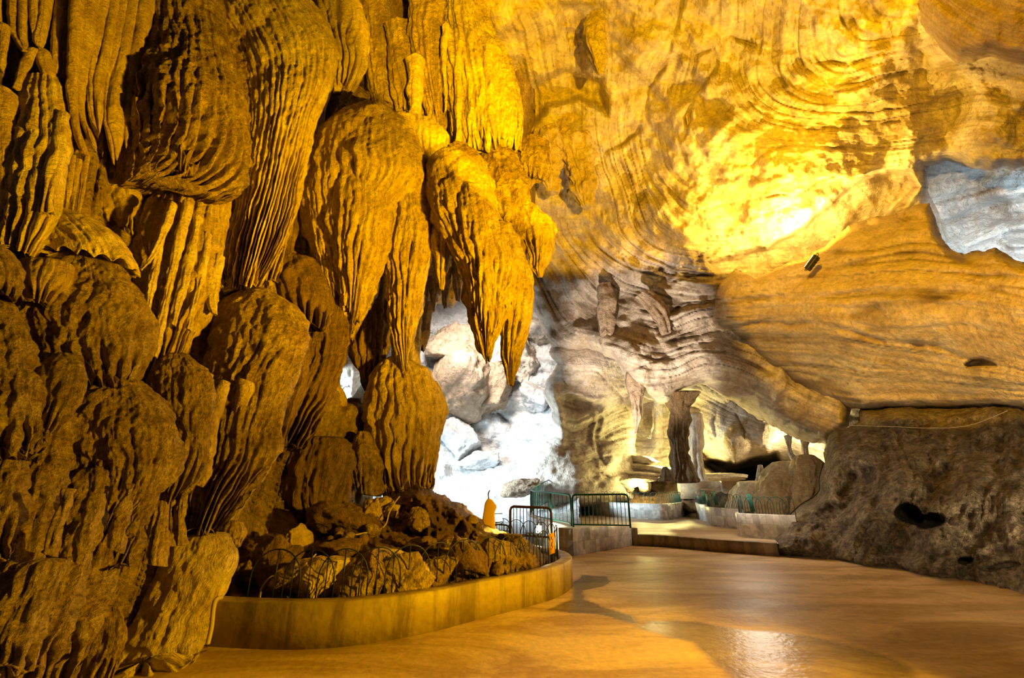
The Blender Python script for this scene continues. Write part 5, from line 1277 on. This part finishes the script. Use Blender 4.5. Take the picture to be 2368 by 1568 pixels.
for a in [(725, 1338, 5.75, 52, 34, 'bright angular rock behind the fence, left part of the planter', 'ochre_pale', 12), (655, 1345, 5.7, 30, 24, 'small pale rock left of the bright angular rock', 'ochre_rough', 0),
          (640, 1295, 6.3, 46, 38, 'rounded dark brown rock behind the left hoops', 'brown', 0), (852, 1335, 5.9, 56, 44, 'big crusted brown rock behind the middle of the front fence', 'ochre_rough', -10),
          (945, 1345, 5.95, 50, 34, 'tan triangular rock behind the front fence', 'ochre', 8), (900, 1296, 6.5, 42, 24, 'flat pale rock leaning on the tan triangular one', 'ochre_pale', -12),
          (1010, 1318, 6.3, 34, 28, 'brown jagged rock right of the tan triangular one', 'ochre_rough', 20), (1082, 1300, 6.7, 46, 34, 'sunken dark rock in the right half of the planter', 'brown', 0),
          (1142, 1285, 7.0, 40, 36, 'orange lit rock behind the right end of the front fence', 'ochre_rough', 0), (1050, 1268, 7.2, 34, 22, 'small yellow lit rock under the flood lamp', 'ochre_pale', 10),
          (1200, 1290, 7.3, 30, 28, 'dark lump beside the sign end of the planter', 'brown', 0), (880, 1168, 8.1, 24, 18, 'yellow brown rounded rock at the foot of the round column', 'ochre', 0),
          (905, 1186, 8.0, 15, 20, 'smooth knob like stone beside the foot of the round column', 'ochre', 0), (812, 1196, 7.7, 60, 26, 'broad low rock in front of the fluted legs', 'brown', 0),
          (868, 1192, 7.7, 16, 24, 'mushroom shaped stone beside the cord', 'ochre', 0), (1005, 1176, 8.1, 13, 15, 'tiny pale stone high on the rubble heap', 'ochre', 0),
          (972, 1214, 7.6, 24, 22, 'bubbly crusted stone in the middle of the heap', 'ochre_rough', 0), (690, 1262, 6.9, 18, 26, 'bubbly stone strung down the heap on the left', 'ochre', 20),
          (1188, 1262, 7.9, 24, 22, 'reddish rock near the back hoops', 'ochre_rough', 0), (790, 1270, 6.7, 44, 14, 'thin slab of rock lying on the heap', 'brown', 4), (960, 1258, 7.1, 40, 13, 'second thin slab further right on the heap', 'brown', -4)]:
    rock('rock', a[0], a[1], a[2], a[3], a[4], a[5], a[6], rot=a[7], sharp=0.95, n=90)
_i = 0
rg = np.random.RandomState(5)
for k in range(34):
    x = rg.uniform(570, 1220); top = np.interp(x, [560, 900, 975, 1080, 1220], [1262, 1190, 1150, 1195, 1270]); bot = np.interp(x, [560, 1000, 1220], [1370, 1350, 1310])
    y = rg.uniform(top, bot); f = (y - top) / (bot - top)
    Y = np.interp(f, [0, 1], [np.interp(x, [560, 975, 1220], [6.9, 8.1, 8.0]), np.interp(x, [560, 900, 1220], [5.5, 5.6, 7.0])]) - 0.1
    s = rg.uniform(5, 13)
    rock('stone', x, y, Y, s * 1.2, s, 'small %s stone lying %s, %s of the front planter' % (['round', 'angular'][k % 2] + (' brown' if k % 3 else ' tan'), 'high on the rubble' if f < 0.5 else 'low behind the fence', 'left part' if x < 760 else ('middle part' if x < 1000 else 'right part')), 'brown' if k % 3 else 'ochre_rough', rot=rg.uniform(-30, 30), n=24, sharp=0.9 if k % 2 else 0.25, group='small stones in the front planter', cat='stone')
# cords
def cord(label, pts, r=0.012, m=60):
    P = catmull(np.array([at(*p) for p in pts]), m)
    V, F = pipe_arr(P, r, 6)
    return tag(mesh_np('cord', V, F, CORD), label, 'cord')
cord('pale electric cord looping over the rocks behind the left hoops', [(600, 1385, 5.6), (606, 1360, 5.6), (624, 1336, 5.6), (640, 1332, 5.6), (672, 1336, 5.55), (690, 1325, 5.6), (712, 1302, 5.9), (730, 1282, 6.2)])
cord('pale cord rising from the heap to the round column', [(758, 1258, 6.6), (800, 1243, 6.9), (840, 1233, 7.2), (872, 1228, 7.4), (892, 1212, 7.5), (900, 1186, 7.6), (912, 1164, 7.9), (924, 1148, 8.2)])

# yellow shield and the flood lamp behind it
root = empty('lamp_shield', at(1130, 1235, 8.9), 'tall yellow leaf shaped shield standing in front of the bright flood lamp', 'lamp')
tube('shield', [(1127, 1153, 1138, 1156), (1121, 1164, 1148, 1170), (1119, 1176, 1146, 1180), (1117, 1190, 1143, 1190), (1115, 1205, 1144, 1205), (1113, 1222, 1146, 1222), (1110, 1240, 1150, 1240)], 8.9, 8.8, thick=0.25, nfl=2, fl=0.5, rough=0.6,
     mat=simple_mat('yellow_sheet', (0.75, 0.46, 0.02), 0.6), parent=root, step=2.5)
pipe('spike', catmull(np.array([at(1131, 1156, 8.9), at(1129, 1146, 8.9), at(1130, 1139, 8.9), at(1133, 1134, 8.9)]), 12), 0.012, BLACK, root)


def floodlight(label, c, d, w, h, dp, lensmat, housing, up=(0, 0, 1)):
    c = Vector(c); d = Vector(d).normalized(); s = d.cross(Vector(up)).normalized(); u = s.cross(d)
    root = empty('floodlight', c - u * h, label, 'lamp')
    box('housing', c, s * w, u * h, d * dp, housing, root, 0.012)
    box('visor', c + d * dp + u * h * 1.05, s * w * 1.02, u * 0.008, d * dp * 0.35, housing, root)
    box('lens', c + d * (dp + 0.004), s * w * 0.86, u * h * 0.82, d * 0.004, lensmat, root)
    pts = [c - s * w * 1.15 - d * dp * .2, c - s * w * 1.15 - u * h * 1.3 - d * dp * .2, c + s * w * 1.15 - u * h * 1.3 - d * dp * .2, c + s * w * 1.15 - d * dp * .2]
    pipe('bracket', np.array([list(p) for p in catmull(np.array([list(p) for p in pts]), 24)]), 0.01, housing, root, 6)
    for k in range(4):
        box('cooling_fin', c - d * (dp + 0.012) + s * w * (k - 1.5) * 0.45, s * 0.006, u * h * 0.8, d * 0.014, housing, root)
    return root


LENS_W = simple_mat('lens_white', (0.9, 0.9, 0.9), 0.2, emit=(1.0, 0.93, 0.75), estr=90)
LENS_G = simple_mat('lens_gold', (0.9, 0.8, 0.5), 0.2, emit=(1.0, 0.72, 0.25), estr=60)
floodlight('glaring white flood lamp among the rocks beside the yellow shield', at(1150, 1199, 9.35), (0.55, -1.0, 0.25), 0.085, 0.075, 0.05, LENS_W, BLACK)
floodlight('black flood lamp lying on the golden rock ledge at the right', at(1878, 608, 12.35), (-0.5, 0.55, 0.75), 0.24, 0.13, 0.07, LENS_G, BLACK, up=(0.6, 0.8, 0.2))

# ---- railings
def railing(label, pts, zb, zt, nb, mat, posts, r=0.025, rb=0.009, name='railing', low=0.06):
    """pts plan path; zb/zt per end values"""
    P = np.asarray(pts, float); m = len(P)
    zb = np.interp(np.linspace(0, 1, m), np.linspace(0, 1, len(zb)), zb); zt = np.interp(np.linspace(0, 1, m), np.linspace(0, 1, len(zt)), zt)
    n = 60
    d = np.linspace(0, m - 1, n)
    Q = catmull(np.column_stack([P, zb, zt]), n) if m > 2 else np.column_stack([np.interp(d, range(m), c) for c in np.column_stack([P, zb, zt]).T])
    s = np.concatenate([[0], np.cumsum(np.linalg.norm(np.diff(Q[:, :2], axis=0), axis=1))]); L = s[-1]
    f = lambda q: np.array([np.interp(q, s, Q[:, k]) for k in range(4)])
    root = empty(name, (P[0][0], P[0][1], zb[0]), label, 'railing')
    rc = 0.09
    tr = [[*f(0)[:2], f(0)[2]], [*f(0)[:2], f(0)[3] - rc], [*f(rc * 0.3)[:2], f(0)[3] - rc * 0.3], [*f(rc)[:2], f(rc)[3]]]
    for q in np.linspace(rc * 1.5, L - rc * 1.5, 30): tr.append([*f(q)[:2], f(q)[3]])
    tr += [[*f(L - rc)[:2], f(L - rc)[3]], [*f(L - rc * 0.3)[:2], f(L)[3] - rc * 0.3], [*f(L)[:2], f(L)[3] - rc], [*f(L)[:2], f(L)[2]]]
    pipe('top_rail', tr, r, mat, root, 10)
    pipe('bottom_rail', [[*f(q)[:2], f(q)[2] + low] for q in np.linspace(0, L, 30)], r * 0.7, mat, root, 8)
    for k in range(1, nb):
        q = L * k / nb; v = f(q)
        pipe('bar', [[v[0], v[1], v[2] + low], [v[0], v[1], v[3]]], rb, mat, root, 6)
    for q in posts:
        v = f(q * L); pipe('post', [[v[0], v[1], v[2]], [v[0], v[1], v[3]]], r, mat, root, 8)
    return root


def zat(px, py, Y): return at(px, py, Y).z
A0 = at(1326, 1219, 11.7); A1 = at(1458, 1221, 11.95)
railing('green railing panel on the tiled wall right beside the path, nearest of the green ones', [A0[:2], A1[:2]], [A0.z, A1.z], [zat(1325, 1144, 11.7), zat(1454, 1143, 11.95)], 14, GREEN, [])
B = [(1322, 1217, 12.1), (1275, 1206, 13.4), (1240, 1198, 14.8), (1228, 1190, 16.2)]
bp_ = [at(*b) for b in B]
railing('curved green railing running left behind the nearest green panel', [b[:2] for b in bp_], [b.z for b in bp_], [zat(1322, 1145, 12.1), zat(1273, 1139, 13.4), zat(1240, 1137, 14.8), zat(1226, 1133, 16.2)], 16, GREEN, [0.33])
C = [(1228, 1189, 16.4), (1240, 1178, 18.5), (1268, 1163, 20.5), (1292, 1150, 23)]
cp_ = [at(*b) for b in C]
railing('green railing climbing away behind the curved one to the grotto wall', [b[:2] for b in cp_], [b.z for b in cp_], [zat(1227, 1133, 16.4), zat(1240, 1125, 18.5), zat(1268, 1111, 20.5), zat(1292, 1101, 23)], 34, GREEN, [0.35, 0.7])
D0 = at(1180, 1243, 10.8); D1 = at(1276, 1250, 10.3)
railing('brown pipe railing panel standing before the bright opening beside the stairs', [D0[:2], D1[:2]], [D0.z, D1.z], [zat(1178, 1171, 10.8), zat(1271, 1175, 10.3)], 12, BRONZE, [], r=0.03, rb=0.01)
E0 = at(1143, 1232, 12.5); E1 = at(1178, 1234, 12.3)
railing('low brown railing beside the flood lamp, left of the pipe panel', [E0[:2], E1[:2]], [E0.z, E1.z], [zat(1143, 1212, 12.5), zat(1178, 1215, 12.3)], 6, BRONZE, [], r=0.02, rb=0.01)

# ---- tiled walls
w0 = on_z(1463, 1262); w1 = on_z(1327, 1286)
wt0 = zat(1462, 1224, w0.y); wt1 = A0.z - 0.01
wp = [(w0.x, w0.y), (w1.x, w1.y)]
V_ = ribbon('tiled_wall', [wp[0], ((wp[0][0] + wp[1][0]) / 2, (wp[0][1] + wp[1][1]) / 2), wp[1]], [0, 0, -0.02], [A1.z - 0.005, (A1.z + A0.z) / 2, A0.z + 0.0], 0.45, TILE, side=-1)
tag(V_, 'grey marble tiled wall under the nearest green railing panel', 'wall')
tw = [tuple(at(1328, 1219, 11.5)[:2]), tuple(at(1300, 1212, 12.5)[:2]), tuple(at(1275, 1206, 13.3)[:2]), tuple(at(1240, 1199, 14.7)[:2]), tuple(at(1224, 1192, 16.3)[:2]), tuple(at(1216, 1180, 19)[:2])]
V_ = ribbon('tiled_wall', tw, -1.2, [b - 0.01 for b in (A0.z, zat(1300, 1212, 12.5), zat(1275, 1206, 13.3), zat(1240, 1199, 14.7), zat(1224, 1192, 16.3), zat(1216, 1180, 19))], 0.25, TILE, side=-1, subdiv=6, smooth=False)
tag(V_, 'pale tiled wall curving down behind the brown pipe railing', 'wall')
box_p = on_z(1466, 1262)
tag(box('curb_post', (box_p.x + 0.06, box_p.y + 0.12, 0.22), (0.07, 0, 0), (0, 0.14, 0), (0, 0, 0.23), CONC, bevel=0.01), 'stubby brown concrete block ending the tiled wall beside the step', 'post')
st = [tuple(on_z(a, b)[:2]) for a, b in [(1468, 1262), (1530, 1265), (1600, 1271), (1650, 1276), (1720, 1281), (1800, 1287)]]
tag(ribbon('step', st, 0.0, PZ + 0.035, 0.24, CONC, side=1, subdiv=5), 'long low concrete step up to the tiled terrace', 'step')
# stairs down
sx = [on_z(1296, 1284), on_z(1330, 1287)]
root = empty('staircase', (sx[0].x, sx[0].y, -0.6), 'dim concrete stairs going down between planter and tiled wall', 'stairs')
dir_ = Vector((-0.12, 1, 0)).normalized(); sd_ = Vector((1, 0.12, 0)).normalized()
for k in range(6):
    c = Vector((sx[0].x - 0.1, sx[0].y + 0.1, 0)) + dir_ * (0.3 * k)
    box('tread', (c.x, c.y, -0.16 * (k + 1) - 0.4), sd_ * 0.7, dir_ * 0.155, (0, 0, 0.4), CONC, root)

# far planters with tiled sides
def tplan(label, pts, z0=PZ, h=0.6, sub=5, th=0.14):
    P = [tuple(on_z(a, b, z0)[:2]) for a, b in pts]
    o = ribbon('tiled_planter', P, z0 - 0.02, z0 + h, th, TILE, side=1, subdiv=sub)
    tag(o, label, 'planter')
    return Path(P, 120)
TP1 = tplan('tiled planter wall with a rounded end behind the green panel', [(1330, 1184), (1400, 1194), (1500, 1201), (1548, 1202), (1580, 1196), (1600, 1186), (1618, 1180), (1632, 1178)])
TP2 = tplan('farthest section of the tiled planter on the right, short curved end', [(1612, 1182), (1611, 1194), (1618, 1202), (1640, 1206)])
TP3 = tplan('middle section of the tiled planter on the right', [(1633, 1204), (1637, 1213), (1660, 1218), (1720, 1225)])
TP4 = tplan('nearest section of the tiled planter, touching the big boulder', [(1708, 1236), (1715, 1242), (1780, 1247), (1850, 1252)])
tag(ribbon('round_planter', catmull(np.array([tuple(on_z(a, b, PZ)[:2]) for a, b in [(1336, 1176), (1345, 1182), (1364, 1184), (1384, 1180), (1390, 1172)]]), 20), PZ, PZ + 0.45, 0.12, CONC, side=1), 'small round concrete planter ring seen through the green railing', 'planter')
hoop_fence('hoop_fence', TP1, 0.1, PZ + 0.58, 0.46, 'green hoop top fence on the planter with the rounded end', IRONG, sp=0.28, wd=0.42, nseg=8)
hoop_fence('hoop_fence', TP2, 0.1, PZ + 0.58, 0.46, 'green hoop fence on the farthest right planter section', IRONG, sp=0.28, wd=0.42, nseg=8)
hoop_fence('hoop_fence', TP3, 0.1, PZ + 0.58, 0.46, 'green hoop fence on the middle right planter section', IRONG, sp=0.28, wd=0.42, nseg=8)
hoop_fence('hoop_fence', TP4, 0.1, PZ + 0.58, 0.46, 'green hoop fence on the nearest right planter section, ending at the boulder', IRONG, sp=0.28, wd=0.42, nseg=10)
# bundled green posts at the fence joints
for k, (px, py, Y, lab) in enumerate([(1628, 1163, 17.5, 'left'), (1654, 1168, 16.5, 'second'), (1738, 1184, 13.0, 'right')]):
    b = at(px, py, Y)
    root = empty('fence_post_bundle', b, ['bundle of green posts at the far fence joint', 'bundle of green posts at the middle fence joint', 'bundle of green posts at the near fence joint'][k], 'post')
    for j in range(5):
        pipe('post', [(b.x + 0.035 * j, b.y + 0.02 * j, b.z), (b.x + 0.035 * j - 0.06, b.y + 0.02 * j, b.z + 0.47)], 0.012, GREEN, root, 6)

# rubble inside the far planters and low worn walls behind
sheet('rock_heap', [(1330, 1182), (1320, 1150), (1350, 1136), (1400, 1128), (1450, 1122), (1500, 1112), (1540, 1104), (1600, 1112), (1650, 1122), (1720, 1138), (1740, 1190), (1560, 1182), (1400, 1186)],
      [(1330, 1180, 22.5), (1480, 1180, 21.3), (1560, 1180, 20.6), (1640, 1180, 18.6), (1730, 1185, 17.2), (1350, 1136, 23.5), (1540, 1108, 23.5), (1720, 1140, 20)], [([(1330, 1160), (1540, 1140), (1720, 1160)], 0), ([(1330, 1190), (1540, 1180), (1720, 1190)], 30)],
      mat='soil', kind='stuff', step=2.6, edge=(12, 1.0), strata=2, period=20, rough=(12, 36, 8, 10), blobs=[(1545, 1108, 20, 8, 0, 10)], label='dark rubble bank behind the rounded tiled planter', cat='rubble', jag=6)
for a in [(1385, 1128, 22.5, 9, 14, 'upright pale stone on the rubble bank beside the green railing'), (1405, 1134, 22.2, 15, 9, 'low reddish stone right of the upright pale one'), (1455, 1128, 22.0, 9, 8, 'small pointed stone in the middle of the far rubble bank'),
          (1490, 1124, 22.0, 14, 9, 'brown stone near the dark craggy column'), (1630, 1140, 18.6, 22, 8, 'flat dark stone behind the far fence')]:
    rock('stone', a[0], a[1], a[2], a[3], a[4], a[5], 'limestone_brown', sharp=0.6, n=28, cat='stone')
WORN = concrete_mat('worn_wall', (0.56, 0.42, 0.26), (0.36, 0.25, 0.15))
def lowwall(label, x0, x1, yt, yb, Y):
    a = at(x0, yb, Y); b = at(x1, yb, Y); zt = zat((x0 + x1) / 2, yt, Y)
    o = ribbon('low_wall', [(a.x, a.y), ((a.x + b.x) / 2, a.y - 0.1), (b.x, b.y)], a.z - 0.4, zt, 0.5, WORN, side=1)
    return tag(o, label, 'wall')
lowwall('long low worn wall at the foot of the dark cave mouth', 1574, 1676, 1113, 1132, 20.6)
lowwall('light brown block of the low wall right of the long section', 1675, 1750, 1112, 1142, 20.2)
# ledges of pale stone in the chamber
for x, y, Y, rw, rh, lab in [(1478, 1068, 25.2, 44, 9, 'top pale ledge of the stepped stone in the lit chamber'), (1470, 1084, 24.4, 56, 10, 'second pale ledge of the stepped stone in the lit chamber'),
                             (1450, 1100, 23.4, 70, 9, 'third pale ledge, wide and low, in the lit chamber'), (1420, 1114, 22.4, 70, 9, 'lowest pale ledge just above the rubble bank'),
                             (1660, 1104, 24.0, 60, 10, 'pale sloping ledge right of the dark craggy column')]:
    rock('rock_ledge', x, y, Y, rw, rh, lab, 'limestone', rd=30, sharp=0.9, n=70)
# lamp on the tiled wall
c = at(1246, 1224, 13.0)
root = empty('wall_lamp', c, 'round glowing wall lamp on the pale tiled wall behind the fence', 'lamp')
V, F = pipe_arr([(c.x, c.y, c.z - 0.09), (c.x, c.y, c.z - 0.06), (c.x, c.y, c.z + 0.06), (c.x, c.y, c.z + 0.09)], 0.075, 14)
mesh_np('globe', local(V, root), F, simple_mat('globe', (0.9, 0.9, 0.8), 0.3, emit=(1.0, 0.92, 0.6), estr=40), None, None, root)
pipe('arm', [(c.x, c.y, c.z + 0.08), (c.x, c.y, c.z + 0.22), (c.x + 0.05, c.y + 0.15, c.z + 0.24)], 0.012, BLACK, root)
point((c.x, c.y - 0.14, c.z), 60, (1.0, 0.93, 0.6), 0.06)

# rocks of the bright slope in the background
_sf = rbf_fit(np.array(SLOPE_D, float)[:, :2], 1 / np.array(SLOPE_D, float)[:, 2], 1e-4)
for a in [(1048, 790, 24.5, 50, 50, 'big tan boulder high on the bright slope, under the hanging cluster', 'limestone_brown', 0), (1135, 900, 23.5, 42, 64, 'brown leaning slab in the middle of the bright slope', 'limestone_brown', -24),
          (1035, 905, 23.5, 50, 74, 'large grey brown slab leaning beside the round column', 'limestone_brown', -30), (1052, 1010, 22.5, 44, 34, 'grey wedge of rock low beside the round column', 'limestone_grey', -20),
          (1215, 830, 24, 34, 44, 'tan rock behind the lowest hanging tip', 'limestone', 10), (1238, 915, 24, 30, 26, 'smooth blue grey boulder on the right of the bright slope', 'limestone_grey', 0), (1175, 800, 24.6, 44, 26, 'pale flat rock below the broad pointed stalactite', 'limestone', 20),
          (1110, 1070, 22.5, 34, 16, 'low grey rock in the brightest part of the slope', 'limestone_grey', 10), (815, 850, 21, 40, 60, 'grey ribbed rock seen through the slit left of the column', 'limestone', -20), (1255, 770, 24, 34, 40, 'buff rock beside the grey folded wall', 'limestone', 0),
          (1205, 1135, 20.5, 30, 16, 'dotted grey stone at the bottom of the bright slope', 'limestone_brown', 10)]:
    _Y = float(1 / rbf_eval(_sf, np.array([a[0]], float), np.array([a[1]], float))[0]) - 0.35
    rock('slope_boulder', a[0], a[1], _Y if a[2] > 20.9 and a[0] > 900 else a[2], a[3] * 1.1, a[4], a[5], a[6], rot=a[7], sharp=1.0, cat='boulder', n=110)
# black cable along the boulder edge
P = catmull(np.array([list(at(*p)) for p in [(1903, 1072, 12.9), (1894, 1108, 12.8), (1895, 1131, 12.7), (1882, 1148, 12.6), (1853, 1166, 12.4), (1824, 1192, 12.2)]]), 50)
V, F = pipe_arr(P, 0.014, 6)
tag(mesh_np('cable', V, F, BLACK), 'black cable running down the left edge of the dark boulder', 'cable')
P = catmull(np.array([list(at(*p)) for p in [(1966, 984, 13.0), (2050, 986, 12.2), (2150, 990, 11.4), (2240, 984, 10.6), (2330, 950, 9.8)]]), 50)
V, F = pipe_arr(P, 0.008, 6)
tag(mesh_np('cable', V, F, CORD), 'thin pale wire sagging across the top of the dark boulder', 'cable')

P = catmull(np.array([list(on_z(*p)) for p in [(180, 1600, 0.02), (300, 1556, 0.02), (400, 1522, 0.02), (478, 1500, 0.02)]]), 40)
V, F = pipe_arr(P, 0.022, 6)
tag(mesh_np('floor_pipe', V, F, simple_mat('brown_pipe_paint', (0.10, 0.06, 0.03), 0.6)), 'brown pipe lying on the floor along the foot of the left wall', 'pipe')
P = catmull(np.array([list(at(*p)) for p in [(512, 1382, 4.9), (498, 1388, 4.78), (493, 1410, 4.72), (489, 1450, 4.7), (480, 1490, 4.68)]]), 40)
V, F = pipe_arr(P, 0.02, 6)
tag(mesh_np('hose', V, F, CORD), 'bent hose hanging over the left end of the front planter', 'pipe')
